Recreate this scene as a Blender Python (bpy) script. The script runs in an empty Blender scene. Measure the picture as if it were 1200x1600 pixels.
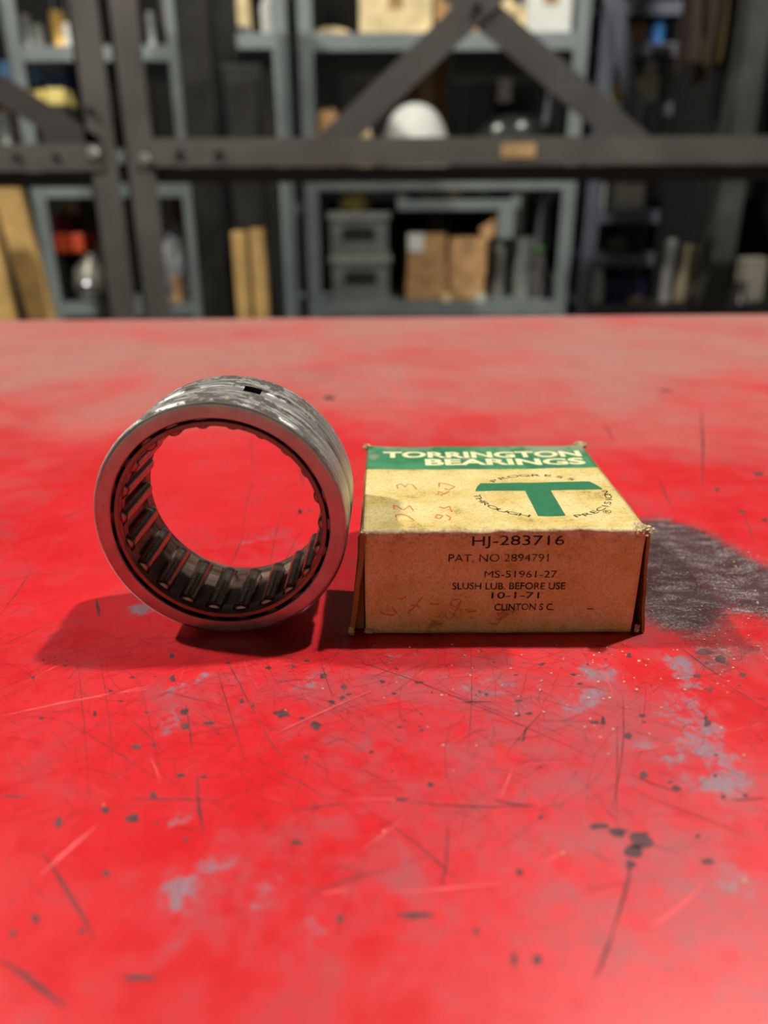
import bpy, bmesh, math, random
from mathutils import Vector, Matrix, noise

random.seed(11)
R = math.radians
C = bpy.context.scene.collection
SC = bpy.context.scene
TZ = 0.90                                   # height of the bench top
MM = 0.001

# ------------------------------------------------------------------ camera
F_PX, PITCH, ROLL, CAM_H = 1197.08, 0.3903, -0.0051, 0.09885
cam_d = bpy.data.cameras.new('camera')
cam = bpy.data.objects.new('camera', cam_d)
C.objects.link(cam)
cam.matrix_world = Matrix.Translation((0, 0, TZ + CAM_H)) @ Matrix.Rotation(math.pi / 2 - PITCH, 4, 'X') @ Matrix.Rotation(ROLL, 4, 'Z')
cam_d.sensor_fit = 'VERTICAL'
cam_d.sensor_height = 36.0
cam_d.sensor_width = 27.0
cam_d.lens = F_PX / 1600 * 36
cam_d.clip_start = 0.005
cam_d.clip_end = 60
cam_d.dof.use_dof = True
cam_d.dof.focus_distance = 0.186
cam_d.dof.aperture_fstop = 9.0
SC.camera = cam

# ------------------------------------------------------------------ world, exposure
w = bpy.data.worlds.new('world')
SC.world = w
w.use_nodes = True
w.node_tree.nodes['Background'].inputs[0].default_value = (1.0, 0.93, 0.82, 1)
w.node_tree.nodes['Background'].inputs[1].default_value = 0.02
SC.view_settings.view_transform = 'Standard'
SC.view_settings.look = 'None'
SC.view_settings.exposure = 0.0
SC.view_settings.gamma = 1.0
SC.view_settings.use_curve_mapping = False
SC.cycles.max_bounces = 6
SC.cycles.sample_clamp_indirect = 4.0
# lamps: (x, y, z of the bulb, watts, radius, colour)
LAMP_A = (0.86, 0.70, 3.15, 202, 0.045, (1.0, 0.95, 0.86))
LAMP_B = (-2.04, 0.73, 3.15, 300, 0.055, (1.0, 0.95, 0.86))


# ------------------------------------------------------------------ helpers
def pixel_ray(px, py):
    X, Y = px - 600, py - 800
    cr, sr = math.cos(-ROLL), math.sin(-ROLL)
    X, Y = cr * X - sr * Y, sr * X + cr * Y
    u = -Y
    c, s = math.cos(PITCH), math.sin(PITCH)
    return X / F_PX, (F_PX * c + u * s) / F_PX, (-F_PX * s + u * c) / F_PX


def at(px, py, Y):
    """the point of the vertical plane y = Y seen at a pixel of the photograph"""
    r = pixel_ray(px, py)
    t = Y / r[1]
    return Vector((t * r[0], Y, TZ + CAM_H + t * r[2]))


def on_z(px, py, h=0.0):
    """the point of the level plane h above the bench top seen at a pixel"""
    r = pixel_ray(px, py)
    t = (h - CAM_H) / r[2]
    return Vector((t * r[0], t * r[1], TZ + h))


class MB:
    def __init__(self):
        self.v, self.f, self.sm = [], [], []

    def add(self, vs, fs, smooth=False):
        n = len(self.v)
        self.v += [tuple(p) for p in vs]
        self.f += [tuple(i + n for i in q) for q in fs]
        self.sm += [smooth] * len(fs)
        return self

    def box(self, x0, x1, y0, y1, z0, z1, M=None, b=0.0):
        if b <= 0:
            vs = [Vector(p) for p in ((x0, y0, z0), (x1, y0, z0), (x1, y1, z0), (x0, y1, z0), (x0, y0, z1), (x1, y0, z1), (x1, y1, z1), (x0, y1, z1))]
            fs = [(0, 3, 2, 1), (4, 5, 6, 7), (0, 1, 5, 4), (1, 2, 6, 5), (2, 3, 7, 6), (3, 0, 4, 7)]
        else:
            bm = bmesh.new()
            bmesh.ops.create_cube(bm, size=1)
            for q in bm.verts:
                q.co = Vector((x0 + (q.co.x + .5) * (x1 - x0), y0 + (q.co.y + .5) * (y1 - y0), z0 + (q.co.z + .5) * (z1 - z0)))
            bmesh.ops.bevel(bm, geom=bm.edges[:], offset=b, segments=2, affect='EDGES', profile=.5)
            bm.verts.index_update()
            vs = [q.co.copy() for q in bm.verts]
            fs = [tuple(q.index for q in f.verts) for f in bm.faces]
            bm.free()
        if M is not None:
            vs = [M @ p for p in vs]
        return self.add(vs, fs)

    def lathe(self, prof, n=32, M=None, closed=False, smooth=True, a0=0.0, a1=None, skip=None):
        """prof: (r, h) pairs turned about local z"""
        full = a1 is None
        k = n if full else n + 1
        vs, fs = [], []
        for i in range(k):
            a = a0 + (2 * math.pi if full else a1 - a0) * i / n
            for r, h in prof:
                vs.append(Vector((r * math.cos(a), r * math.sin(a), h)))
        m = len(prof)
        for i in range(n):
            j = (i + 1) % k
            for q in range(m if closed else m - 1):
                if skip and skip(i, q):
                    continue
                p = (q + 1) % m
                fs.append((i * m + q, j * m + q, j * m + p, i * m + p))
        if M is not None:
            vs = [M @ p for p in vs]
        return self.add(vs, fs, smooth)

    def tube(self, p0, p1, r0, r1=None, n=12):
        r1 = r0 if r1 is None else r1
        p0, p1 = Vector(p0), Vector(p1)
        d = p1 - p0
        M = Matrix.Translation(p0) @ d.to_track_quat('Z', 'Y').to_matrix().to_4x4()
        L = d.length
        self.lathe([(0, 0), (r0, 0)], n, M, smooth=False)
        self.lathe([(r0, 0), (r1, L)], n, M, smooth=True)
        return self.lathe([(r1, L), (0, L)], n, M, smooth=False)

    def bar(self, p0, p1, wd, th):
        """flat bar of width wd between two points of a plane y = const, th deep (towards +y)"""
        p0, p1 = Vector(p0), Vector(p1)
        d = (p1 - p0).normalized()
        n = Vector((-d.z, 0, d.x)) * wd / 2
        T = Vector((0, th, 0))
        vs = [p0 + n, p0 - n, p1 - n, p1 + n]
        vs = vs + [q + T for q in vs]
        return self.add(vs, [(0, 1, 2, 3), (7, 6, 5, 4), (0, 4, 5, 1), (1, 5, 6, 2), (2, 6, 7, 3), (3, 7, 4, 0)])

    def prism(self, pts, z0, z1, M=None):
        n = len(pts)
        vs = [Vector((x, y, z0)) for x, y in pts] + [Vector((x, y, z1)) for x, y in pts]
        fs = [tuple(reversed(range(n))), tuple(range(n, 2 * n))] + [(i, (i + 1) % n, n + (i + 1) % n, n + i) for i in range(n)]
        if M is not None:
            vs = [M @ p for p in vs]
        return self.add(vs, fs)

    def mesh(self, name, mat):
        me = bpy.data.meshes.new(name)
        me.from_pydata(self.v, [], self.f)
        me.polygons.foreach_set('use_smooth', self.sm)
        me.materials.append(mat)
        me.update()
        return me

    def build(self, name, mat, parent=None, loc=None, recalc=True):
        me = self.mesh(name, mat)
        if recalc:
            bm = bmesh.new()
            bm.from_mesh(me)
            bmesh.ops.recalc_face_normals(bm, faces=bm.faces[:])
            bm.to_mesh(me)
            bm.free()
        return link(name, me, parent, loc)


def link(name, me, parent=None, loc=None):
    o = bpy.data.objects.new(name, me)
    C.objects.link(o)
    if loc is not None:
        o.location = loc
    if parent is not None:
        o.parent = parent
    return o


def thing(name, label, cat, loc=(0, 0, 0), group=None):
    o = bpy.data.objects.new(name, None)
    o.empty_display_size = 0.02
    C.objects.link(o)
    o.location = loc
    return tag(o, label, cat, group)


def tag(o, label=None, cat=None, group=None, kind=None):
    if label: o['label'] = label
    if cat: o['category'] = cat
    if group: o['group'] = group
    if kind: o['kind'] = kind
    return o


def srgb(r, g, b):
    def f(c):
        c /= 255
        return c / 12.92 if c <= .04045 else ((c + .055) / 1.055) ** 2.4
    return (f(r), f(g), f(b), 1)


class NT:
    """small helper that writes node trees"""
    def __init__(self, name):
        self.m = bpy.data.materials.new(name)
        self.m.use_nodes = True
        self.t = self.m.node_tree
        self.b = self.t.nodes['Principled BSDF']

    def n(self, typ, ins=None, **kw):
        o = self.t.nodes.new(typ)
        for k, v in kw.items():
            setattr(o, k, v)
        for k, v in (ins or {}).items():
            self.put(o, k, v)
        return o

    def put(self, node, key, v):
        s = node.inputs[key]
        if isinstance(v, bpy.types.NodeSocket):
            self.t.links.new(v, s)
        else:
            s.default_value = v

    def coord(self, scale=(1, 1, 1)):
        tc = self.n('ShaderNodeTexCoord')
        mp = self.n('ShaderNodeMapping', {'Vector': tc.outputs['Object'], 'Scale': scale})
        return mp.outputs[0]

    def noise(self, scale, vec=None, detail=4, rough=.55, dist=0.0):
        return self.n('ShaderNodeTexNoise', {'Vector': vec if vec is not None else self.coord(), 'Scale': scale, 'Detail': detail, 'Roughness': rough, 'Distortion': dist}).outputs['Fac']

    def math(self, op, a, b=0.0, c=None, clamp=False):
        o = self.n('ShaderNodeMath', {0: a, 1: b}, operation=op, use_clamp=clamp)
        if c is not None: self.put(o, 2, c)
        return o.outputs[0]

    def ramp(self, v, lo, hi, a=0.0, b=1.0):
        o = self.n('ShaderNodeMapRange', {'Value': v, 'From Min': lo, 'From Max': hi, 'To Min': a, 'To Max': b}, interpolation_type='SMOOTHSTEP')
        return o.outputs[0]

    def mix(self, fac, a, b):
        o = self.n('ShaderNodeMix', data_type='RGBA')
        self.put(o, 0, fac)
        self.put(o, 6, a)
        self.put(o, 7, b)
        return o.outputs[2]

    def attr(self, name):
        return self.n('ShaderNodeAttribute', attribute_name=name).outputs['Fac']

    def xyz(self, vec=None):
        return self.n('ShaderNodeSeparateXYZ', {0: vec if vec is not None else self.coord()}).outputs

    def bump(self, h, strength=.3, dist=.001):
        o = self.n('ShaderNodeBump', {'Height': h, 'Strength': strength, 'Distance': dist})
        self.put(self.b, 'Normal', o.outputs[0])

    def set(self, **kw):
        names = dict(col='Base Color', rough='Roughness', metal='Metallic', spec='Specular IOR Level', alpha='Alpha', trans='Transmission Weight', emit='Emission Color', power='Emission Strength', coat='Coat Weight', aniso='Anisotropic')
        for k, v in kw.items():
            self.put(self.b, names[k], v)
        return self


MATS = {}


def paint(name, rgb, rough=.5, metal=0.0, var=.16, scale=14, dirt=.25):
    """plain painted, dusty, slightly mottled surface"""
    if name in MATS:
        return MATS[name]
    t = NT(name)
    c = srgb(*rgb)
    n1 = t.noise(scale, detail=5)
    n2 = t.noise(scale * 5, detail=3)
    dark = tuple(x * (1 - var * 1.6) for x in c[:3]) + (1,)
    lite = tuple(min(1, x * (1 + var)) for x in c[:3]) + (1,)
    base = t.mix(t.ramp(n1, .3, .7), dark, lite)
    base = t.mix(t.ramp(n2, .58, .75, 0, dirt), base, tuple(x * .45 for x in c[:3]) + (1,))
    t.set(col=base, rough=t.ramp(n1, .2, .8, max(.05, rough - .1), min(1, rough + .12)), metal=metal)
    t.bump(n2, .12, .001)
    MATS[name] = t.m
    return t.m


# ------------------------------------------------------------------ materials of the bench, bearing and carton
def mat_bench():
    t = NT('worn_red_bench_paint')
    v = t.coord()
    big, mid, fine = t.noise(16, v, 5), t.noise(85, v, 6, .62), t.noise(520, v, 4, .6)
    streak = t.noise(120, t.coord((1, 2.2, 1)), 6, .68, .6)
    hair = t.noise(900, t.coord((1, .12, 1)), 3, .6)
    base = t.mix(t.ramp(big, .3, .7), srgb(204, 14, 26), srgb(216, 30, 40))
    base = t.mix(t.ramp(fine, .52, .72, 0, .35), base, srgb(150, 14, 22))
    base = t.mix(t.ramp(mid, .51, .68, 0, .40), base, srgb(156, 48, 56))
    # small spots where the paint is worn thin
    spots = t.ramp(t.math('ADD', mid, t.math('MULTIPLY', fine, .35)), .86, .94, 0, .55)
    base = t.mix(spots, base, srgb(92, 40, 46))
    # scuffed, dulled paint where things are slid about
    q = t.math('ADD', t.attr('scuff'), t.math('MULTIPLY', t.math('SUBTRACT', t.math('ADD', t.math('MULTIPLY', t.noise(240, t.coord((1, .8, 1)), 6, .7), .6), t.math('MULTIPLY', mid, .5)), .55), 2.2))
    scuff = t.math('MULTIPLY', t.ramp(q, .15, .95, 0, .75), t.ramp(t.attr('scuff'), .02, .4))
    base = t.mix(scuff, base, srgb(160, 74, 82))
    # bare grey-blue metal
    q = t.math('ADD', t.attr('bare'), t.math('MULTIPLY', t.math('SUBTRACT', t.math('ADD', t.math('MULTIPLY', mid, .75), t.math('MULTIPLY', fine, .45)), .60), 3.0))
    bare = t.ramp(q, .26, .72)
    bare = t.math('MULTIPLY', bare, t.ramp(t.attr('bare'), .02, .25))
    base = t.mix(t.math('MULTIPLY', bare, .78), base, t.mix(hair, srgb(104, 92, 106), srgb(150, 140, 154)))
    # black grease
    q = t.math('ADD', t.attr('soot'), t.math('MULTIPLY', t.math('SUBTRACT', t.math('ADD', t.math('MULTIPLY', streak, .5), t.math('MULTIPLY', fine, .6)), .55), 1.3))
    soot = t.math('MULTIPLY', t.ramp(q, .12, .95), t.ramp(t.attr('soot'), .03, .3))
    gcol = t.mix(t.ramp(t.math('ADD', t.math('MULTIPLY', streak, .5), t.math('MULTIPLY', t.noise(1300, v, 3, .7), .58)), .50, .76), srgb(46, 40, 44), srgb(166, 158, 156))
    base = t.mix(t.math('MULTIPLY', soot, .94), base, gcol)
    # dust, thickest along the back of the bench
    q = t.math('ADD', t.attr('dust'), t.math('MULTIPLY', t.math('SUBTRACT', t.noise(11, t.coord((1, .8, 1)), 5, .6), .5), 1.6))
    dust = t.math('MULTIPLY', t.ramp(q, .1, 1.1), t.ramp(t.attr('dust'), 0, .3))
    base = t.mix(t.math('MULTIPLY', dust, .84), base, srgb(158, 112, 102))
    rough = t.math('ADD', t.ramp(mid, .3, .7, .33, .46), t.math('MULTIPLY', dust, .25))
    t.set(col=base, rough=rough, spec=.78)
    t.bump(t.math('ADD', t.math('MULTIPLY', mid, .8), t.math('MULTIPLY', fine, .4)), .10, .0006)
    return t.m


def mat_steel(name, col, rough, stain=0.0, dark=(52, 42, 36), bump=.05):
    t = NT(name)
    v = t.coord()
    n1, n2 = t.noise(140, v, 5, .6), t.noise(900, v, 3, .6)
    ring = t.noise(700, t.coord((.15, 1, .15)), 4, .6)
    base = t.mix(t.ramp(n1, .35, .7), col, tuple(x * .78 for x in col[:3]) + (1,))
    base = t.mix(t.ramp(n2, .60, .72, 0, .5), base, tuple(x * .5 for x in col[:3]) + (1,))
    met = 1.0
    r = t.ramp(ring, .3, .7, rough - .07, rough + .1)
    if stain > 0:
        x = t.xyz(v)
        # ground outside of the race: more scuffed, lamp highlights put into a brighter colour
        zz = t.math('SUBTRACT', x[2], .02937)
        rad = t.math('SQRT', t.math('ADD', t.math('MULTIPLY', x[0], x[0]), t.math('MULTIPLY', zz, zz)))
        crown = t.ramp(rad, .0284, .0291)
        lines = t.noise(1500, t.coord((.06, 1, .06)), 4, .65)
        bright = t.mix(t.ramp(lines, .35, .65), (.40, .38, .36, 1), (.80, .79, .77, 1))
        base = t.mix(crown, base, bright)
        r = t.math('ADD', t.math('MULTIPLY', r, t.math('SUBTRACT', 1.0, crown)), t.math('MULTIPLY', crown, t.ramp(lines, .3, .7, .40, .56)))
        top = t.math('MULTIPLY', crown, t.ramp(x[2], .035, .056))           # oily film with dust on the crown of the race
        s = t.ramp(t.math('ADD', t.noise(190, t.coord((1, 1.8, 1)), 5, .65), t.math('MULTIPLY', n2, .25)), .55, .68, 0, stain)
        s = t.math('MULTIPLY', s, top)
        base = t.mix(s, base, srgb(*dark))
        g = t.ramp(t.math('ADD', t.noise(420, v, 4, .7), t.math('MULTIPLY', n2, .2)), .69, .78, 0, .8)
        g = t.math('MULTIPLY', g, top)
        base = t.mix(g, base, srgb(190, 172, 130))
        met = t.math('SUBTRACT', 1.0, t.math('MULTIPLY', t.math('MAXIMUM', s, g), .85))
        r = t.math('ADD', r, t.math('MULTIPLY', t.math('MAXIMUM', s, g), .3))
    t.set(col=base, metal=met, rough=r)
    if bump: t.bump(t.math('ADD', ring, n2), bump, .0003)
    return t.m


BOX_X, BOX_Y, BOX_W, BOX_D, BOX_H = -4.85, 161.3, 65.5, 64.2, 27.7   # millimetres, bench coordinates


def mat_card(name, band=False, colour=(226, 206, 146)):
    """aged cream carton board; the lid carries the printed green band"""
    t = NT(name)
    v = t.coord()
    x = t.xyz(v)
    n1, n2, n3 = t.noise(95, v, 5, .6), t.noise(1500, v, 4, .65), t.noise(3600, v, 2, .6)
    base = t.mix(t.ramp(n1, .35, .68), srgb(*colour), srgb(*[c * f for c, f in zip(colour, (.93, .88, .72))]))
    base = t.mix(t.ramp(t.math('ADD', t.math('MULTIPLY', n2, .8), t.math('MULTIPLY', n3, .3)), .50, .72, 0, .42), base, srgb(140, 110, 62))
    grime = t.ramp(t.math('ADD', n1, t.math('MULTIPLY', n2, .35)), .76, .92, 0, .5)
    base = t.mix(grime, base, srgb(86, 66, 44))
    if band:
        yl = t.math('ADD', x[1], t.math('MULTIPLY', x[0], -.010))
        yl = t.math('ADD', yl, t.math('MULTIPLY', t.math('SUBTRACT', n2, .5), .0004))
        g = t.math('MULTIPLY', t.math('GREATER_THAN', yl, .0434), t.math('GREATER_THAN', x[2], .02))
        green = t.mix(t.ramp(n1, .35, .7), srgb(40, 112, 74), srgb(70, 136, 96))
        rub = t.ramp(t.math('ADD', t.math('ADD', t.noise(60, v, 4, .65), t.math('MULTIPLY', n2, .25)), t.math('MULTIPLY', t.ramp(x[1], .052, .064), .16)), .70, .90, 0, .75)
        green = t.mix(rub, green, srgb(146, 150, 126))
        base = t.mix(g, base, green)
        # worn white fold along the front edge and a dirty front flap
        d = t.math('ADD', t.math('ABSOLUTE', t.math('SUBTRACT', x[2], .0270)), t.math('MULTIPLY', t.math('MAXIMUM', x[1], 0.0), .8))
        wv = t.noise(260, v, 5, .7)
        fold = t.ramp(t.math('SUBTRACT', d, t.math('MULTIPLY', wv, .0040)), -.0008, .0008, 1, 0)
        base = t.mix(t.math('MULTIPLY', fold, .8), base, t.mix(t.ramp(t.math('ADD', t.math('MULTIPLY', n2, .3), t.math('MULTIPLY', wv, .7)), .42, .62), srgb(226, 212, 174), srgb(168, 140, 96)))
    t.set(col=base, rough=.82, spec=.25)
    t.bump(t.math('ADD', t.math('MULTIPLY', n2, .8), n3), .22, .0002)
    return t.m


def mat_ink(name, rgb, fade=.45, rough=.7):
    """thin print that has rubbed off in places, down to the board colour"""
    t = NT(name)
    v = t.coord()
    n = t.math('ADD', t.math('MULTIPLY', t.noise(700, v, 4, .7), .6), t.math('MULTIPLY', t.noise(170, v, 4, .6), .5))
    a = t.ramp(n, .50, .68, 1, 1 - fade)
    t.set(col=srgb(*rgb), rough=rough, alpha=a, spec=.2)
    return t.m


M_BENCH = mat_bench()
M_RACE = mat_steel('satin_bearing_steel', (.45, .43, .41, 1), .33, .9)
M_CAGE = mat_steel('dark_cage_steel', (.24, .165, .135, 1), .42)
M_ROLL = mat_steel('oiled_roller_steel', (.36, .265, .225, 1), .30, bump=0)
M_LID = mat_card('cream_carton_board', True)
M_SIDE = mat_card('carton_side_board', False, (150, 112, 66))
M_GREEN = paint('printed_green_board', (40, 96, 62), .75, var=.1, scale=120, dirt=.4)
M_TORN = paint('torn_paper_fibre', (206, 188, 146), .9, var=.25, scale=500, dirt=.6)
M_SCR_D = paint('dark_scratch', (88, 24, 30), .6, var=.2, scale=300)
M_SCR_M = paint('brown_scratch', (104, 40, 44), .6, var=.3, scale=300)
M_SCR_P = paint('pale_scratch', (226, 78, 82), .5, var=.1, scale=300)
M_CHIP = paint('dark_paint_chip', (86, 50, 55), .6, var=.3, scale=400)
M_GRIT = paint('pale_grit', (222, 206, 170), .6, var=.3, scale=400)

# ------------------------------------------------------------------ the room
def room():
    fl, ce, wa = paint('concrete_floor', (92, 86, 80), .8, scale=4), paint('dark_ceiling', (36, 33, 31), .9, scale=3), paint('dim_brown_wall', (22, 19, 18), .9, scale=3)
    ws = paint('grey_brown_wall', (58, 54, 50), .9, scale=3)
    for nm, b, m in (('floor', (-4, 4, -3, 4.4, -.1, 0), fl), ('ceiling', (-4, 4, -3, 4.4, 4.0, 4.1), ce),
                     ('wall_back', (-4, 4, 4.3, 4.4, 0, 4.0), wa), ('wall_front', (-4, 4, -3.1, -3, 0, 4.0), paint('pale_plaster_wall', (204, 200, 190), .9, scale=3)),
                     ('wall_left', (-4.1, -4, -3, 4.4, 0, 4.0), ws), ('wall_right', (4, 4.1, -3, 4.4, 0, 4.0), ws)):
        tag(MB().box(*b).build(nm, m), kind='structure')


room()


def high_bay_lamp(label, L):
    x, y, z, watts, rad, col = L
    t = thing('pendant_lamp', label, 'lamp', (x, y, z))
    sh = paint('lamp_shade_enamel', (40, 60, 50), .4)
    MB().lathe([(.05, .16), (.10, .14), (.16, .06), (.24, -.03), (.245, -.035), (.235, -.035), (.155, .055), (.095, .13), (.05, .15)], 40, closed=True).build('lamp_shade', sh, t)
    MB().lathe([(0, .27), (.04, .27), (.055, .25), (.055, .15), (0, .15)], 20).build('ballast', paint('lamp_grey', (90, 90, 90), .5), t)
    MB().tube((0, 0, .27), (0, 0, 4.0 - z), .006).build('cord', paint('black_cord', (20, 20, 20), .6), t)
    MB().lathe([(0, .152), (.012, .152), (.018, .125), (.018, rad + .012), (0, rad + .012)], 16).build('lamp_socket', paint('socket_white', (190, 188, 180), .5), t)
    d = bpy.data.lights.new('lamp_light', 'POINT')
    d.energy = watts
    d.shadow_soft_size = rad
    d.color = col
    o = bpy.data.objects.new('lamp_light', d)
    C.objects.link(o)
    o.parent = t


high_bay_lamp('green enamel pendant lamp hanging over the right end of the red bench', LAMP_A)
high_bay_lamp('green enamel pendant lamp hanging far out over the left of the red bench', LAMP_B)

# ------------------------------------------------------------------ the red bench
BENCH = thing('workbench', 'long workbench with a scratched and worn glossy red painted top', 'workbench', (0, 0, 0))


def lerp_list(a, b, step):
    n = max(1, int(round((b - a) / step)))
    return [a + (b - a) * i / n for i in range(n)]


# wear drawn on the bench: (pixel x, y, half width, half height, strength), read off the photograph and laid on the real top
BARE = [(465, 1072, 42, 16, .5), (440, 1085, 18, 12, .5), (280, 1075, 24, 12, .4), (310, 1055, 20, 10, .45), (260, 1130, 16, 24, .45), (275, 1190, 16, 40, .3),
        (620, 1028, 40, 7, .7), (660, 1050, 70, 16, .3), (760, 1075, 50, 14, .4), (920, 1050, 50, 14, .55), (915, 1085, 24, 16, .6), (890, 1110, 34, 12, .45), (1065, 1055, 26, 34, .6), (1080, 1090, 34, 34, .6), (1100, 1140, 46, 24, .7), (1075, 1115, 60, 70, .3),
        (1050, 1195, 40, 26, .6), (1115, 1180, 36, 34, .6), (1120, 1220, 44, 18, .65), (1003, 1165, 12, 10, .7), (1140, 1290, 40, 40, .3), (1150, 1370, 40, 40, .3), (270, 1290, 34, 14, .5),
        (275, 1390, 22, 40, .6), (335, 1360, 26, 18, .6), (325, 1415, 22, 14, .55), (280, 1460, 14, 60, .6), (425, 1375, 24, 18, .6), (480, 1450, 30, 30, .45), (410, 1420, 16, 26, .5), (590, 1530, 24, 16, .4), (400, 850, 30, 16, .3), (470, 840, 24, 16, .3), (355, 890, 50, 10, .3),
        (880, 1010, 0, 0, 0), (985, 1030, 20, 10, .5), (1020, 1250, 60, 60, .15), (230, 950, 24, 7, .8)]
SOOT = [(1060, 880, 80, 44, 1.0), (1130, 900, 90, 40, .9), (1040, 830, 50, 26, .9), (1100, 850, 50, 26, .7), (1200, 930, 80, 50, .8), (1060, 960, 80, 30, .65), (1030, 910, 60, 60, .8), (1170, 1010, 90, 22, .38), (1110, 1030, 60, 20, .4), (1130, 1050, 34, 16, .3), (1000, 870, 60, 50, .8),
        (640, 960, 200, 20, .0), (520, 575, 90, 16, .25), (470, 590, 60, 12, .3), (910, 545, 50, 10, .3), (800, 1010, 60, 8, .2), (1120, 690, 20, 40, .25), (1000, 740, 60, 20, .2), (700, 545, 60, 14, .0), (540, 890, 50, 40, .25)]


SCUFF = [(620, 1070, 260, 55, .55), (980, 1160, 240, 140, .6), (640, 1230, 220, 130, .4), (1080, 1420, 200, 160, .4), (320, 1100, 170, 60, .35), (310, 1400, 150, 120, .3), (420, 860, 120, 50, .4), (1100, 720, 160, 50, .3), (560, 1420, 200, 120, .25), (760, 980, 240, 30, .2)]


def blobs(lst):
    out = []
    for px, py, rx, ry, s in lst:
        if s <= 0:
            continue
        c, a, b = on_z(px, py), on_z(px + rx, py), on_z(px, max(505, py - ry))
        out.append((c.x, c.y, abs(a.x - c.x) + 1e-6, abs(b.y - c.y) + 1e-6, s))
    return out


def bench_top():
    B1, B2, B3 = blobs(BARE), blobs(SOOT), blobs(SCUFF)
    xs = lerp_list(-.75, -.2, .02) + lerp_list(-.2, .2, .003) + lerp_list(.2, .75, .02) + [.75]
    ys = lerp_list(-.15, .05, .01) + lerp_list(.05, .33, .003) + lerp_list(.33, .69, .008) + [.69, .697, .7025, .705]
    drop = {.69: 0.0, .697: .0006, .7025: .003, .705: .008}
    vs, fs, bare, soot, dust, scuff = [], [], [], [], [], []
    for y in ys:
        for x in xs:
            yy = y + .0226 * x * max(0, y) / .705
            vs.append((x, yy, TZ - (drop.get(y, 0.0) if y >= .69 else 0)))
            bare.append(max([s * math.exp(-((x - cx) / rx) ** 2 - ((yy - cy) / ry) ** 2) for cx, cy, rx, ry, s in B1]))
            soot.append(min(1, sum(s * math.exp(-(((x - cx) / rx) ** 2 + ((yy - cy) / ry) ** 2) ** 1.5) for cx, cy, rx, ry, s in B2)))
            scuff.append(min(1, sum(s * math.exp(-((x - cx) / rx) ** 2 - ((yy - cy) / ry) ** 2) for cx, cy, rx, ry, s in B3)))
            dust.append(min(1, max(0, (yy - .20) / .26)) * .85 + .15 * max(0, min(1, (yy - .5) / .2)))
    m = len(xs)
    for j in range(len(ys) - 1):
        for i in range(m - 1):
            a = j * m + i
            fs.append((a, a + 1, a + m + 1, a + m))
    # sides and underside
    zb = TZ - .045
    bot = len(vs)
    loop = [i for i in range(m)] + [j * m + m - 1 for j in range(1, len(ys))] + [(len(ys) - 1) * m + i for i in range(m - 2, -1, -1)] + [j * m for j in range(len(ys) - 2, 0, -1)]
    for k in loop:
        vs.append((vs[k][0], vs[k][1], zb))
    n = len(loop)
    for k in range(n):
        fs.append((loop[k], bot + k, bot + (k + 1) % n, loop[(k + 1) % n]))
    fs.append(tuple(bot + k for k in range(n)))
    me = bpy.data.meshes.new('benchtop')
    me.from_pydata(vs, [], fs)
    for nm, data in (('bare', bare), ('soot', soot), ('dust', dust), ('scuff', scuff)):
        at_ = me.attributes.new(nm, 'FLOAT', 'POINT')
        at_.data.foreach_set('value', data + [0.0] * n)
    me.materials.append(M_BENCH)
    me.update()
    link('benchtop', me, BENCH)


bench_top()
m_leg = paint('bench_frame_paint', (70, 62, 58), .6)
for x in (-.68, .68):
    for y in (-.08, .60):
        MB().box(x - .03, x + .03, y - .03, y + .03, 0, TZ - .045, b=.004).build('leg', m_leg, BENCH)
for y in (-.08, .60):
    MB().box(-.65, .65, y - .02, y + .02, TZ - .125, TZ - .045).build('apron', m_leg, BENCH)


def strip(mb, pts, wd, lift):
    """a hairline scratch: flat ribbon through points on the bench, tapered at both ends"""
    n = len(pts)
    vs = []
    for i, p in enumerate(pts):
        d = (pts[min(n - 1, i + 1)] - pts[max(0, i - 1)])
        d.z = 0
        d.normalize()
        s = wd * .5 * (.15 + .85 * math.sin(math.pi * (i + .25) / (n - .5))) * random.uniform(.65, 1.2)
        nn = Vector((-d.y, d.x, 0)) * s
        vs += [p + nn + Vector((0, 0, lift)), p - nn + Vector((0, 0, lift))]
    mb.add(vs, [(2 * i, 2 * i + 1, 2 * i + 3, 2 * i + 2) for i in range(n - 1)])


def px_line(a, b, n=9, wob=.00010):
    A, B = on_z(*a), on_z(*b)
    d = B - A
    side = Vector((-d.y, d.x, 0)) * random.uniform(-.03, .03)
    return [A.lerp(B, i / (n - 1)) + side * (1 - (2 * i / (n - 1) - 1) ** 2) + Vector((random.uniform(-wob, wob), random.uniform(-wob, wob), 0)) for i in range(n)]


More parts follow.
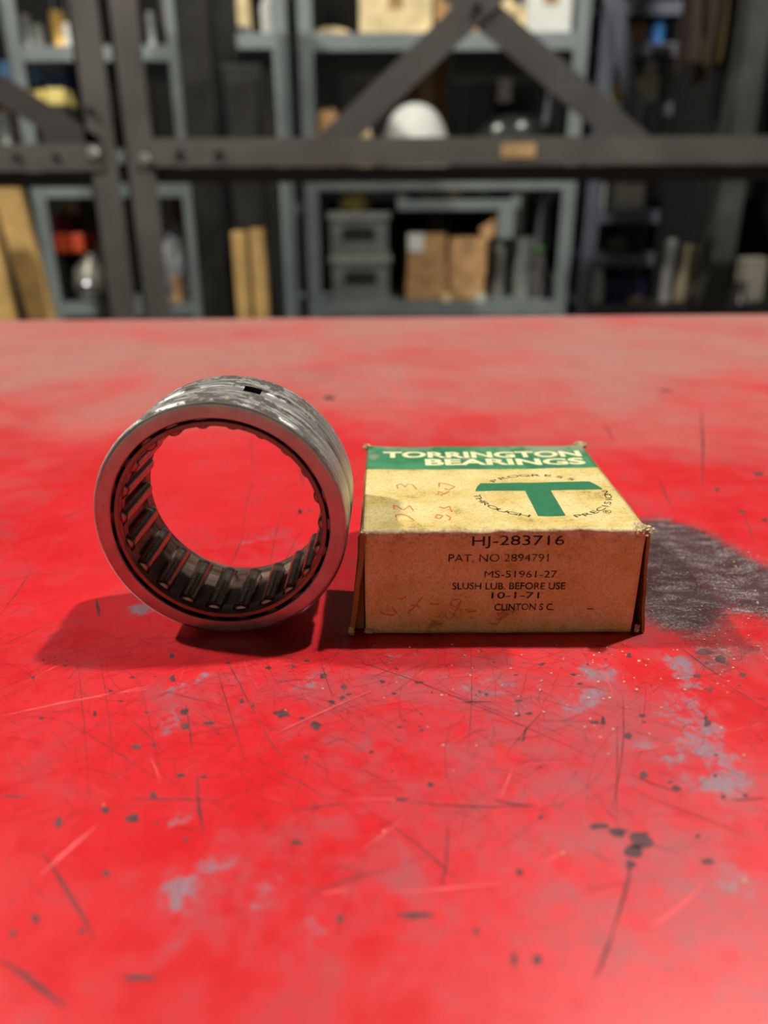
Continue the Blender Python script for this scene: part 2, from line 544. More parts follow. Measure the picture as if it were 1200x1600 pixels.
def bench_marks():
    dark, pale, chip, fine = MB(), MB(), MB(), MB()
    L = [((340, 1050), (383, 1187), .45), ((353, 1028), (400, 1117), .5), ((400, 1117), (447, 1190), .4), ((308, 1210), (318, 1300), .75), ((205, 1249), (345, 1251), .6), ((0, 1244), (46, 1245), .8), ((455, 1269), (540, 1255), .5),
         ((640, 1253), (835, 1259), .5), ((770, 1250), (835, 1260), .9), ((400, 1185), (520, 1250), .35), ((560, 1035), (700, 1085), .4), ((700, 1085), (800, 1120), .35), ((640, 1060), (930, 1185), .35), ((972, 1085), (955, 1270), .4), ((965, 1130), (962, 1290), .3),
         ((986, 1350), (958, 1450), .9), ((958, 1450), (928, 1530), .7), ((65, 1330), (150, 1470), .8), ((0, 1500), (105, 1575), 1.0), ((290, 1100), (300, 1170), .5), ((150, 1010), (176, 1210), .22), ((120, 1030), (140, 1250), .2), ((100, 1125), (250, 1220), .28),
         ((200, 1120), (260, 1180), .3), ((720, 1098), (772, 1097), .6), ((822, 1138), (816, 1160), .8), ((735, 1015), (730, 1180), .22), ((985, 1210), (1060, 1238), .5), ((1120, 1060), (1200, 1110), .4), ((1060, 1010), (1130, 1060), .6), ((395, 680), (397, 745), .5), ((397, 745), (380, 830), .5), ((380, 830), (355, 890), .5),
         ((940, 660), (958, 690), 1.0), ((1095, 640), (1098, 760), 1.2), ((1030, 745), (1055, 800), .6), ((1160, 800), (1180, 850), .6), ((95, 812), (145, 790), .8), ((0, 960), (50, 890), .4), ((465, 730), (475, 760), .8), ((150, 935), (155, 965), 1.2), ((0, 1010), (100, 965), .3),
         ((560, 1090), (430, 1150), .25), ((590, 1275), (720, 1380), .5), ((480, 1400), (600, 1360), .6), ((700, 1290), (690, 1390), .6), ((1000, 1240), (1180, 1310), .4), ((1140, 1250), (1200, 1246), .7), ((860, 1100), (790, 1180), .3), ((520, 1090), (500, 1030), .35), ((440, 800), (420, 890), .4), ((470, 830), (440, 890), .5)]
    for a, b, wd in L:
        strip(dark, px_line(a, b), wd * .72 * MM, .00003)
    for a, b, wd in [((430, 1146), (590, 1075), .7), ((0, 1120), (240, 1076), 1.4), ((40, 1066), (102, 1034), .4), ((540, 1251), (640, 1249), .5), ((935, 1030), (960, 1100), .4), ((930, 1186), (1200, 1128), .35), ((760, 1200), (930, 1188), .3), ((600, 1396), (790, 1381), .9), ((845, 1348), (880, 1332), .8), ((780, 1250), (800, 1200), .5), ((500, 1396), (560, 1388), .7), ((60, 1370), (150, 1290), 1.6), ((160, 1088), (240, 1070), .8), ((610, 595), (632, 640), 2.0), ((1045, 1245), (1060, 1243), .6), ((235, 1180), (250, 1225), .5), ((560, 1330), (640, 1270), .5), ((1000, 1460), (1100, 1380), 1.2)]:
        strip(pale, px_line(a, b), wd * .6 * MM, .00004)
    # fine random hairlines, densest in front of the carton
    for k in range(1500):
        px, py = random.gauss(560, 420), abs(random.gauss(0, 150)) + 985
        if not (-60 < px < 1260 and py < 1480):
            continue
        c = on_z(px, py)
        ang = random.choice([random.uniform(0, math.pi), random.gauss(.55, .3), random.gauss(2.5, .35)])
        ln = random.expovariate(1 / .0060) + .0015
        d = Vector((math.cos(ang), math.sin(ang), 0)) * min(ln, .03)
        bend = Vector((-d.y, d.x, 0)) * random.uniform(-.12, .12)
        pts = [c + d * (i / 4 - .5) + bend * (1 - (i / 2 - 1) ** 2) for i in range(5)]
        strip(fine if random.random() < .86 else pale, pts, random.uniform(.03, .09) * MM, .00002 + .00001 * random.random())
    for k in range(130):
        px, py = random.uniform(0, 1200), random.uniform(640, 985)
        c = on_z(px, py)
        ang = random.uniform(0, math.pi)
        d = Vector((math.cos(ang), math.sin(ang), 0)) * random.uniform(.002, .014)
        strip(fine, [c + d * (i / 3 - .5) for i in range(4)], random.uniform(.06, .18) * MM, .00002)
    H = [(207, 1278, 15, 9), (163, 1266, 8, 7), (92, 1285, 8, 9), (214, 1167, 8, 5), (240, 1165, 4, 4), (283, 1212, 8, 4), (240, 1242, 6, 6), (288, 1112, 8, 6), (290, 1135, 9, 6), (441, 1115, 14, 8), (494, 1134, 11, 8), (505, 1056, 7, 5), (420, 1044, 6, 3), (478, 1183, 5, 3), (672, 1226, 6, 4), (628, 1249, 11, 4),
         (942, 1127, 4, 8), (930, 1129, 9, 3), (982, 1151, 9, 6), (1006, 1211, 9, 6), (1058, 1232, 8, 6), (845, 1277, 5, 5), (935, 1291, 19, 6), (965, 1300, 18, 8), (1000, 1312, 24, 18), (990, 1330, 16, 12), (985, 1352, 10, 8), (812, 1363, 7, 6), (648, 1430, 33, 7), (532, 1436, 7, 9), (218, 1528, 30, 6), (462, 1317, 11, 5),
         (1105, 1346, 14, 6), (1090, 1307, 6, 4), (1105, 1130, 6, 7), (1103, 1122, 4, 4), (1110, 1078, 5, 4), (1090, 1056, 6, 4), (515, 622, 9, 4), (377, 1095, 5, 5), (327, 1130, 12, 3), (65, 1122, 5, 3), (172, 1080, 4, 2), (148, 1115, 4, 6), (229, 1113, 5, 2), (395, 1103, 3, 3), (1125, 1030, 12, 7), (1100, 1018, 16, 6),
         (1160, 1055, 6, 4), (983, 1024, 6, 4), (675, 1082, 2, 2), (760, 1085, 4, 3), (655, 1066, 9, 2), (615, 1084, 6, 2), (537, 1073, 6, 4), (535, 1090, 6, 3), (518, 1097, 7, 4), (1082, 875, 0, 0), (1090, 830, 5, 3), (1160, 800, 8, 3), (1195, 812, 6, 3), (840, 1500, 8, 10), (803, 1500, 6, 14), (745, 1455, 6, 6), (470, 800, 5, 3), (468, 799, 4, 4), (484, 798, 5, 2), (1185, 740, 10, 3), (1040, 610, 10, 2), (1120, 765, 5, 4), (165, 1365, 7, 6), (55, 1435, 8, 8), (20, 1460, 7, 8), (128, 1455, 7, 5), (580, 1175, 4, 3), (1130, 1245, 5, 4), (1165, 1243, 6, 3), (1117, 1212, 4, 3), (290, 1310, 5, 4), (270, 1060, 5, 6), (268, 1025, 5, 5), (700, 1010, 0, 0)]
    for k in range(150):
        px, py = random.gauss(620, 380), 1020 + abs(random.gauss(0, 110))
        s = random.expovariate(1 / 1.4) + .7
        if 0 < px < 1200 and s < 5:
            H.append((px, py, s * random.uniform(.8, 2), s * .6))
    for px, py, rx, ry in H:
        if rx <= 0:
            continue
        c, a, b = on_z(px, py), on_z(px + rx, py), on_z(px, py - ry)
        ex, ey = a - c, b - c
        n = 14
        vs = [c + Vector((0, 0, .00005))]
        ph = random.random() * 9
        for i in range(n):
            t = 2 * math.pi * i / n
            q = .8 + .5 * noise.noise(Vector((math.cos(t) * 1.3 + ph * 3, math.sin(t) * 1.3, px * .37))) + random.uniform(-.08, .08)
            vs.append(c + ex * math.cos(t) * q + ey * math.sin(t) * q + Vector((0, 0, .00005)))
        chip.add(vs, [(0, i + 1, (i + 1) % n + 1) for i in range(n)])
    for nm, mb, m in (('dark_scratches', dark, M_SCR_M), ('pale_scratches', pale, M_SCR_P), ('fine_scratches', fine, M_SCR_D), ('paint_chips', chip, M_CHIP)):
        tag(mb.build(nm, m, BENCH, recalc=False), kind='stuff')
    # loose grit
    g = MB()
    spots = [(446, 1110), (162, 1258), (505, 1077), (690, 1087), (693, 1165), (745, 1165), (709, 1204), (620, 1066), (910, 1026), (1009, 1040), (1060, 1061), (995, 1078), (975, 1066), (1033, 1061), (1128, 1050), (1138, 1065), (1136, 1082), (1127, 1138), (1100, 1000), (953, 1091), (958, 1140), (1023, 1114), (1082, 1162), (640, 1012), (585, 1010), (730, 1053), (735, 1056), (738, 1044), (706, 1040), (600, 1300), (880, 1334), (1164, 1378)]
    spots += [(random.gauss(960, 150), 1005 + abs(random.gauss(0, 70))) for _ in range(70)] + [(random.uniform(1010, 1200), random.uniform(860, 1010)) for _ in range(60)]
    for px, py in spots:
        c = on_z(px, py)
        s = random.uniform(.09, .26) * MM
        bm = bmesh.new()
        bmesh.ops.create_icosphere(bm, subdivisions=1, radius=s)
        for q in bm.verts:
            q.co = Vector((q.co.x * random.uniform(.7, 1.9), q.co.y * random.uniform(.7, 1.5), q.co.z * .7 + s * .6)) + c
        bm.verts.index_update()
        g.add([q.co.copy() for q in bm.verts], [tuple(q.index for q in f.verts) for f in bm.faces])
        bm.free()
    tag(g.build('grit', M_GRIT), 'pale metal crumbs and grit scattered on the red bench top', 'grit', kind='stuff')


bench_marks()

# ------------------------------------------------------------------ the needle bearing
def bearing():
    ro, W = 29.37, 25.4
    cx, cy, yaw = -37.6, 161.35, -.0165
    T = thing('needle_bearing', 'worn steel needle roller bearing standing on edge left of the small carton', 'bearing', (cx * MM, cy * MM, TZ))
    T.rotation_euler = (0, 0, yaw)
    # local z of the lathe -> +y (away from the camera), axis at height ro
    M0 = Matrix.Translation((0, 0, ro * MM)) @ Matrix.Rotation(-math.pi / 2, 4, 'X') @ Matrix.Scale(MM, 4)
    # M0 maps (x, y, z) -> (x, z, -y): angle a on the lathe appears at image angle -a
    def fillet(y0, sgn, r=1.5, k=7):
        return [(ro - r + r * math.sin(i / k * math.pi / 2), y0 + sgn * (r - r * math.cos(i / k * math.pi / 2))) for i in range(k + 1)]
    outer = [(25.15, .25), (25.4, 0)] + fillet(0, 1) + [(ro, 6.0), (ro, 10.2), (ro - .35, 10.5), (ro - .55, 11.1), (ro - .6, 12.7), (ro - .55, 14.4), (ro - .35, 15.0), (ro, 15.3), (ro, 19.0)] + fillet(W, -1)[::-1] + [(25.4, W), (25.15, W - .25)]
    inner = [(25.15, W - 2.2), (26.25, W - 2.4), (26.25, 2.4), (25.15, 2.2)]
    prof = outer + inner
    n = 180
    gi = [i for i, p in enumerate(outer) if 12 < p[1] < 15.5]     # groove floor
    def hole(i, q):
        a = -360 * (i + .5) / n % 360          # image angle
        return 72.5 < a < 79.5 and q in gi[:-1]
    def span(lo, hi):
        return prof[lo:hi]
    mb = MB()
    mb.lathe(prof, n, M0, closed=True, smooth=True, skip=hole)
    o = mb.build('outer_race', M_RACE, T)
    o.data.set_sharp_from_angle(angle=R(28))
    # bottom and walls of the oil hole, the recess shade painted near black
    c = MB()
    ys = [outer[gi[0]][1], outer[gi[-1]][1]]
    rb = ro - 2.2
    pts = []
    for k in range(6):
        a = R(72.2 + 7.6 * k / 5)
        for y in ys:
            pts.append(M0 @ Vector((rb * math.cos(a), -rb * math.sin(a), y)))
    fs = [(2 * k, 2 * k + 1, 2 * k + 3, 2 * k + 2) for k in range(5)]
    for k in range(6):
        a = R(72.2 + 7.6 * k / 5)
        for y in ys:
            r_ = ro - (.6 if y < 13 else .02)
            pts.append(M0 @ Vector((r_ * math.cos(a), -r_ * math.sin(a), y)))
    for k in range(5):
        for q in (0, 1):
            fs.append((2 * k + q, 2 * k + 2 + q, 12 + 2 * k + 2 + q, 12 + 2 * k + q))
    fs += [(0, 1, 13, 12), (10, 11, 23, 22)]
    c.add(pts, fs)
    c.build('oil_hole', paint('hole_shade', (12, 10, 9), .6), T)
    # cage: two rings and 22 stepped bars
    N, ph = 22, 276.2
    cg = MB()
    for y0, y1 in ((.45, 2.1), (W - 2.1, W - .45)):
        cg.lathe([(23.35, y0 + .15), (23.5, y0), (24.35, y0), (24.5, y0 + .15), (24.5, y1), (23.25, y1)], 132, M0, closed=True, smooth=False)
    step = 360 / N
    for k in range(N):
        a = ph + (k + .5) * step
        hw = R(3.2)
        sec = [(2.1, 23.25, 24.5), (4.6, 23.25, 24.5), (5.6, 24.15, 25.4), (W - 5.6, 24.15, 25.4), (W - 4.6, 23.25, 24.5), (W - 2.1, 23.25, 24.5)]
        vs = []
        for y, r0, r1 in sec:
            for r, s in ((r0, -1), (r0, 1), (r1, 1), (r1, -1)):
                t = R(a) + s * hw
                vs.append(M0 @ Vector((r * math.cos(t), -r * math.sin(t), y)))
        fs = []
        for i in range(len(sec) - 1):
            for j in range(4):
                fs.append((i * 4 + j, i * 4 + (j + 1) % 4, i * 4 + 4 + (j + 1) % 4, i * 4 + 4 + j))
        cg.add(vs, fs)
    o = cg.build('cage', M_CAGE, T)
    # 22 rollers sharing one mesh
    rr, y0, y1 = 2.1, 2.2, W - 2.2
    pr = [(0, y0), (.9, y0 + .03), (1.5, y0 + .22), (1.9, y0 + .6), (2.06, y0 + 1.1), (rr, y0 + 1.6), (rr, y1 - 1.6), (2.06, y1 - 1.1), (1.9, y1 - .6), (1.5, y1 - .22), (.9, y1 - .03), (0, y1)]
    me = None
    for k in range(N):
        a = R(ph + k * step)
        if me is None:
            b = MB().lathe(pr, 28, Matrix.Rotation(-math.pi / 2, 4, 'X') @ Matrix.Scale(MM, 4))
            me = b.mesh('roller', M_ROLL)
        r = link('roller', me, T)
        r.location = (24.1 * math.cos(a) * MM, 0, (ro + 24.1 * math.sin(a)) * MM)


bearing()

# ------------------------------------------------------------------ the carton
CARTON = thing('bearing_carton', 'small worn cream and green printed cardboard carton lying right of the steel ring', 'carton', (BOX_X * MM, BOX_Y * MM, TZ))


def wob(x, y, z, s, amp):
    return amp * noise.noise(Vector((x * s + 3.1, y * s + 7.7, z * s)))


def top_h(x, y):
    """height of the lid (mm) at x, y from the front left corner"""
    sag = -.35 * math.sin(math.pi * min(1, max(0, x / BOX_W))) * math.sin(math.pi * min(1, max(0, y / BOX_D)))
    lift = .5 * math.exp(-((x - BOX_W) ** 2 + (y - BOX_D) ** 2) / 30) + .5 * math.exp(-(x ** 2 + (y - BOX_D) ** 2) / 30)
    edge = .35 * math.exp(-y / 3) * noise.noise(Vector((x * .11, 4.2, 0)))
    return BOX_H + sag + lift + edge + wob(x, y, 0, .12, .18)


def front_y(x, z):
    """how far the front flap (mm) bulges at x, z"""
    return wob(x, z, 9, .10, .35) - .5 * math.sin(math.pi * min(1, max(0, z / BOX_H))) + .5


def carton():
    rf = 1.3
    # lid and front flap: one sheet bent over the front edge
    path = [('t', BOX_D - i * (BOX_D - rf) / 40) for i in range(41)] + [('a', i / 6) for i in range(1, 6)] + [('f', BOX_H - rf - i * (BOX_H - rf - .4) / 22) for i in range(23)]
    nx = 64
    vs, fs = [], []
    for kind, s in path:
        for i in range(nx + 1):
            u = i / nx
            x = u * BOX_W
            if kind == 't':
                y, z = s, top_h(x, s)
            elif kind == 'a':
                t = s * math.pi / 2
                y, z = rf - rf * math.sin(t) + front_y(x, BOX_H) * s, top_h(x, 0) - rf + rf * math.cos(t)
            else:
                y, z = front_y(x, s), s
            # frayed fold
            e = math.exp(-((y) ** 2 + (z - BOX_H) ** 2) / 2.5)
            y += e * .45 * noise.noise(Vector((x * .9, 2.2, z * .8)))
            z += e * .30 * noise.noise(Vector((x * .7, 5.2, y * .8)))
            if kind == 'f':
                tt = min(1, (BOX_H - z) / 6)
                x = .25 * tt + x * (1 - (.65 * tt + .2 * (BOX_H - z) / BOX_H) / BOX_W)
            vs.append((x * MM, y * MM, z * MM))
    m = nx + 1
    for j in range(len(path) - 1):
        for i in range(nx):
            a = j * m + i
            fs.append((a, a + 1, a + m + 1, a + m))
    me = bpy.data.meshes.new('lid')
    me.from_pydata(vs, [], fs)
    me.polygons.foreach_set('use_smooth', [True] * len(fs))
    me.materials.append(M_LID)
    me.update()
    o = link('lid', me, CARTON)
    sd = o.modifiers.new('board', 'SOLIDIFY')
    sd.thickness = .0006
    sd.offset = 1.0 if me.polygons[0].normal.z < 0 else -1.0
    tag(o, 'cream lid bent down as a tan front flap, with a green band')

    def panel(name, mat, quad, th, n=10, label=None, inner=None):
        """board between four corners (mm), slightly uneven"""
        A, B, D, E = [Vector(q) for q in quad]
        nrm = (B - A).cross(E - A).normalized()
        vs, fs = [], []
        for k in (0, 1):
            for j in range(n + 1):
                for i in range(n + 1):
                    u, v = i / n, j / n
                    p = A.lerp(B, u).lerp(E.lerp(D, u), v)
                    p = p + nrm * (wob(p.x, p.y, p.z, .15, .35) - k * th)
                    vs.append(p * MM)
        m = n + 1
        off = m * m
        for j in range(n):
            for i in range(n):
                a = j * m + i
                fs.append((a, a + 1, a + m + 1, a + m))
                fs.append((a + off + m, a + off + m + 1, a + off + 1, a + off))
        rim = [i for i in range(n)] + [j * m + n for j in range(n)] + [n * m + n - i for i in range(n)] + [(n - j) * m for j in range(n)]
        for k in range(len(rim)):
            a, b = rim[k], rim[(k + 1) % len(rim)]
            fs.append((a, b, b + off, a + off))
        mb = MB()
        mb.add(vs, fs, True)
        ob = mb.build(name, mat, CARTON)
        ob.data.set_sharp_from_angle(angle=R(40))
        if label: ob['label'] = label
        return ob

    # side walls lean out a little at the foot; their front edges stand free of the flap
    panel('side_wall', M_SIDE, [(-.4, -.3, BOX_H - .6), (-.2, BOX_D, BOX_H - .4), (-1.4, BOX_D, .3), (-3.7, -.3, .3)], 1.2)
    panel('printed_skin', M_GREEN, [(-.52, -.1, BOX_H - .55), (-.32, BOX_D, BOX_H - .35), (-1.52, BOX_D, .3), (-3.82, -.1, .3)], .12, label='green printed outside of the left wall')
    panel('side_wall', M_SIDE, [(BOX_W + .1, .3, BOX_H - .8), (BOX_W + .1, BOX_D, BOX_H - .4), (BOX_W + .8, BOX_D, .3), (BOX_W + 1.9, .3, .3)], .7, label='brown outer wall of the carton')
    panel('inner_flap', M_SIDE, [(-1.3, 3.0, BOX_H - 2.2), (-.1, 3.0, BOX_H - 2.2), (-.1, 3.0, .4), (-2.2, 3.0, .4)], .5)
    panel('back_panel', M_SIDE, [(.3, BOX_D - .2, BOX_H - .5), (BOX_W - .3, BOX_D - .2, BOX_H - .5), (BOX_W - .3, BOX_D, .3), (.3, BOX_D, .3)], .6)
    panel('bottom_panel', M_SIDE, [(.3, .8, .65), (BOX_W - .5, .8, .65), (BOX_W - .5, BOX_D - .4, .65), (.3, BOX_D - .4, .65)], .6)

    # torn, furry corners
    def torn(x, y, z, sx, sy, sz, seed, n=3):
        mb = MB()
        for k in range(n):
            bm = bmesh.new()
            bmesh.ops.create_icosphere(bm, subdivisions=3, radius=1)
            ox, oy, oz = [random.uniform(-.5, .5) for _ in range(3)]
            for q in bm.verts:
                d = q.co.copy()
                f = .55 + 1.1 * abs(noise.noise(d * 1.7 + Vector((seed + k, 0, 0)))) + .35 * noise.noise(d * 6 + Vector((seed, k, 3)))
                q.co = Vector(((x + (d.x * f + ox) * sx) * MM, (y + (d.y * f + oy) * sy) * MM, (z + (d.z * f * .8 + oz * .6) * sz) * MM))
            bm.verts.index_update()
            mb.add([q.co.copy() for q in bm.verts], [tuple(q.index for q in f.verts) for f in bm.faces])
            bm.free()
        mb.build('torn_corner', M_TORN, CARTON)
    torn(BOX_W - .2, .6, BOX_H - .3, 1.7, 1.4, 1.2, 1.3, 6)
    torn(BOX_W - 1.2, 3.2, BOX_H - .2, 1.2, 1.9, .7, 4.7, 4)
    torn(BOX_W - .1, BOX_D - .2, BOX_H + .4, 1.7, 1.1, 1.1, 8.1, 4)
    torn(.1, BOX_D - .6, BOX_H + .2, 1.2, 1.3, 1.0, 11.4, 4)
    torn(.3, .3, BOX_H - .6, .8, .7, .7, 15.2, 3)
    torn(.9, .2, 1.0, .9, .6, .8, 18.9, 3)
    torn(-3.3, -.2, 1.6, .7, .7, 1.2, 22.3, 2)
    torn(BOX_W + .7, .2, 1.4, .6, .6, 1.0, 25.9, 2)


carton()

# ------------------------------------------------------------------ print on the carton
def glyphs(s, bold=0.0):
    cu = bpy.data.curves.new('print', 'FONT')
    cu.body = s
    cu.size = 1
    cu.resolution_u = 4
    cu.offset = bold
    ob = bpy.data.objects.new('print', cu)
    C.objects.link(ob)
    bpy.context.view_layer.update()
    me = bpy.data.meshes.new_from_object(ob.evaluated_get(bpy.context.evaluated_depsgraph_get()))
    vs = [(v.co.x, v.co.y) for v in me.vertices]
    fs = [tuple(p.vertices) for p in me.polygons]
    bpy.data.objects.remove(ob)
    bpy.data.curves.remove(cu)
    bpy.data.meshes.remove(me)
    return vs, fs


def fit(vs, x0, x1, y0, y1):
    ax, bx = min(v[0] for v in vs), max(v[0] for v in vs)
    ay, by = min(v[1] for v in vs), max(v[1] for v in vs)
    return [(x0 + (x - ax) / (bx - ax) * (x1 - x0), y0 + (y - ay) / (by - ay) * (y1 - y0)) for x, y in vs]


def on_top(p, lift=.03):
    return Vector((p[0] * MM, p[1] * MM, (top_h(p[0], p[1]) + lift) * MM))


def on_front(p, lift=.035):
    x, z = p
    return Vector((x * MM, (front_y(x, z) - lift - .05) * MM, z * MM))


def put_print(name, mat, vs, fs, place, lift, label=None):
    o = MB().add([place(v, lift) for v in vs], fs).build(name, mat, CARTON, recalc=False)
    return tag(o, label)


def prints():
    cream = mat_ink('cream_lettering', (240, 230, 180), .2)
    green = mat_ink('green_print', (46, 116, 80), .18)
    thin = mat_ink('dark_green_lettering', (50, 66, 46), .15)
    black = mat_ink('black_stamp_ink', (46, 36, 30), .5)
    red = mat_ink('red_pencil', (216, 124, 90), .7)
    X, Y = BOX_X, BOX_Y
    for s, x0, x1, y0, y1 in (('TORRINGTON', -.2, 58.6, 215.0, 220.4), ('BEARINGS', 12.0, 58.3, 208.4, 213.9)):
        vs, fs = glyphs(s, .034)
        vs = fit(vs, x0 - X, x1 - X, y0 - Y, y1 - Y)
        put_print('heading_print', cream, vs, fs, on_top, .05, 'cream heading line on the green band')
    # the T emblem: bar and stem cut by one circle
    ex, ey, er = 40.7 - X, 185.4 - Y, 16.9
    pts = []
    yb, yt = 187.9 - Y, 193.9 - Y
    def arcx(y): return math.sqrt(max(0, er * er - (y - ey) ** 2))
    for i in range(9):
        y = yb + (yt - yb) * i / 8
        pts.append((ex + arcx(y) * (1 - .004 * i), y))
    n = 24
    bar = []
    for i in range(9):
        y = yb + (yt - yb) * i / 8
        a = arcx(y)
        for j in range(n + 1):
            bar.append((ex - a + 2 * a * j / n, y))
    bf = [(i * (n + 1) + j, i * (n + 1) + j + 1, (i + 1) * (n + 1) + j + 1, (i + 1) * (n + 1) + j) for i in range(8) for j in range(n)]
    sh = 3.35
    base = len(bar)
    for i in range(15):
        u = i / 14
        for j in range(7):
            x = -sh + 2 * sh * j / 6
            y0 = ey - math.sqrt(15.6 ** 2 - x * x)
            bar.append((ex - .3 + x, y0 + (yb - y0) * u))
    bf += [(base + i * 7 + j, base + i * 7 + j + 1, base + (i + 1) * 7 + j + 1, base + (i + 1) * 7 + j) for i in range(14) for j in range(6)]
    put_print('emblem_print', green, bar, bf, on_top, .05, 'green T emblem on the lid')
    # words round the emblem
    def ring_text(word, a0, a1, rad, out, size=2.5):
        allv, allf = [], []
        for k, ch in enumerate(word):
            vs, fs = glyphs(ch)
            wx = max(v[0] for v in vs) + min(v[0] for v in vs)
            a = R(a0 + (a1 - a0) * (k / (len(word) - 1)))
            c, s = math.cos(a), math.sin(a)
            b = len(allv)
            for x, y in vs:
                lx, ly = (x - wx / 2) * size * 1.9, (y - .35) * size
                if out:          # tops outward, read clockwise
                    px, py = c * (rad + ly) + s * lx, s * (rad + ly) - c * lx
                else:            # tops inward, read anticlockwise
                    px, py = c * (rad - ly) - s * lx, s * (rad - ly) + c * lx
                allv.append((ex + px, ey - .4 + py * .94))
            allf += [tuple(i + b for i in f) for f in fs]
        put_print('motto_print', thin, allv, allf, on_top, .05, 'small word ' + word + ' round the emblem')
    ring_text('PROGRESS', 133, 49, 15.7, True)
    ring_text('THROUGH', 183, 246, 16.6, False)
    ring_text('PRECISION', 291, 362, 16.9, False)
    vs, fs = glyphs('R')
    a, bf = fit(vs, -.45, .45, -.5, .5), list(fs)
    k = len(a)
    for i in range(24):
        t = 2 * math.pi * i / 24
        a += [(1.0 * math.cos(t), 1.0 * math.sin(t)), (.85 * math.cos(t), .85 * math.sin(t))]
        j = (i + 1) % 24
        bf.append((k + 2 * i, k + 2 * j, k + 2 * j + 1, k + 2 * i + 1))
    put_print('mark_print', thin, [(x + 54.3 - X, y + 172.4 - Y) for x, y in a], bf, on_top, .05)
    # stamped lines on the front flap: text, x0, x1, z0, z1
    for s, x0, x1, z0, z1, bold in (('HJ-283716', 20.4, 41.8, 23.1, 26.2, 0), ('PAT. NO 2894791', 15.0, 38.4, 19.75, 21.7, 0), ('MS-51961-27', 23.6, 40.7, 15.6, 17.4, 0), ('SLUSH LUB. BEFORE USE', 16.1, 42.9, 12.45, 14.3, .012), ('10-1-71', 25.5, 36.9, 10.0, 11.75, .008), ('CLINTON S C.', 26.4, 40.8, 6.7, 8.6, .012)):
        vs, fs = glyphs(s, bold)
        vs = fit(vs, x0 - X, x1 - X, z0, z1)
        put_print('stamped_print', black, vs, fs, on_front, .05, 'line of black stamped lettering')
    put_print('stamped_print', black, [(48.6 - X, 6.9), (50.2 - X, 6.9), (50.2 - X, 7.1), (48.6 - X, 7.1)], [(0, 1, 2, 3)], on_front, .05)

    # red pencil scribbles: polylines
    def pencil(lines, place, wd, conv):
        allv, allf = [], []
        for ln in lines:
            p = []
            for i in range(len(ln) - 1):                     # resample
                for q in range(5):
                    p.append((ln[i][0] + (ln[i + 1][0] - ln[i][0]) * q / 5, ln[i][1] + (ln[i + 1][1] - ln[i][1]) * q / 5))
            p.append(ln[-1])
            p = [conv(*q) for q in p]
            for i in range(len(p)):
                a, b = p[max(0, i - 1)], p[min(len(p) - 1, i + 1)]
                dx, dy = b[0] - a[0], b[1] - a[1]
                L = math.hypot(dx, dy) or 1
                nx, ny = -dy / L * wd / 2, dx / L * wd / 2
                k = len(allv)
                allv += [(p[i][0] + nx, p[i][1] + ny), (p[i][0] - nx, p[i][1] - ny)]
                if i: allf.append((k - 2, k - 1, k + 1, k))
        put_print('pencil_marks', red, allv, allf, place, .06, 'faint red pencil figures')
    def conv_top(px, py):
        q = on_z(px, py, BOX_H * MM)
        return (q.x / MM - X, q.y / MM - Y)
    def conv_front(px, py):
        q = at(px, py, BOX_Y * MM)
        return (q.x / MM - X, (q.z - TZ) / MM)
    pencil([[(622, 763), (620, 757), (627, 755), (633, 760), (637, 755), (645, 757), (651, 764)], [(686, 760), (686, 753), (700, 755), (711, 759), (702, 764), (694, 762)], [(685, 772), (685, 766), (694, 770), (702, 766)], [(688, 772), (700, 768)],
            [(616, 795), (615, 788), (622, 791), (630, 796), (640, 789), (646, 797)], [(620, 813), (618, 805), (628, 803), (638, 806), (648, 814)], [(680, 808), (684, 803), (692, 806), (687, 810), (680, 808)], [(686, 791), (694, 794), (702, 790), (706, 800)], [(697, 804), (704, 808), (702, 813)]], on_top, .40, conv_top)
    pencil([[(635, 932), (627, 937), (620, 934)], [(612, 948), (616, 953), (620, 959), (612, 962), (601, 960), (594, 956)], [(636, 960), (648, 948), (660, 932)], [(641, 945), (656, 948)], [(672, 943), (686, 944)],
            [(717, 936), (706, 938), (703, 945), (712, 949), (722, 938), (716, 950), (706, 966)], [(730, 958), (745, 955)], [(786, 960), (776, 958), (785, 966), (776, 976), (764, 974)]], on_front, .32, conv_front)


prints()

# ------------------------------------------------------------------ dark steel racks behind the bench
RY = 1.70
M_RACK = paint('brown_grey_rack_steel', (86, 83, 79), .55, var=.12, scale=8)
M_RACK_M = paint('mid_rack_steel', (72, 69, 67), .6, var=.12, scale=8)
M_RACK_D = paint('dark_rack_steel', (56, 52, 49), .6, var=.12, scale=8)
M_BOLT = paint('dark_bolt', (40, 38, 37), .45, .6)
M_BOLT_L = paint('worn_bolt', (170, 170, 168), .4, .6)


def upright(parent, px_top, px_bot, wpx):
    """an angle iron post through two pixels, run down to the floor and up out of sight"""
    a, b = at(*px_top, RY), at(*px_bot, RY)
    x = (a.x + b.x) / 2
    wd = wpx / F_PX * 1.66
    mb = MB()
    mb.box(x - wd / 2, x + wd / 2, RY, RY + .006, 0, 2.6)
    mb.box(x - wd / 2, x - wd / 2 + .006, RY, RY + .055, 0, 2.6)
    mb.build('upright', M_RACK, parent)
    return x


def bolt(parent, px, py, light=False, r=9, Y=RY - .004):
    p = at(px, py, Y)
    rr = r / F_PX * 1.66
    M = Matrix.Translation(p) @ Matrix.Rotation(math.pi / 2, 4, 'X')
    MB().lathe([(0, .006), (rr * .8, .006), (rr, .004), (rr, -.002), (0, -.002)], 6, M, smooth=False).build('bolt', M_BOLT_L if light else M_BOLT, parent)


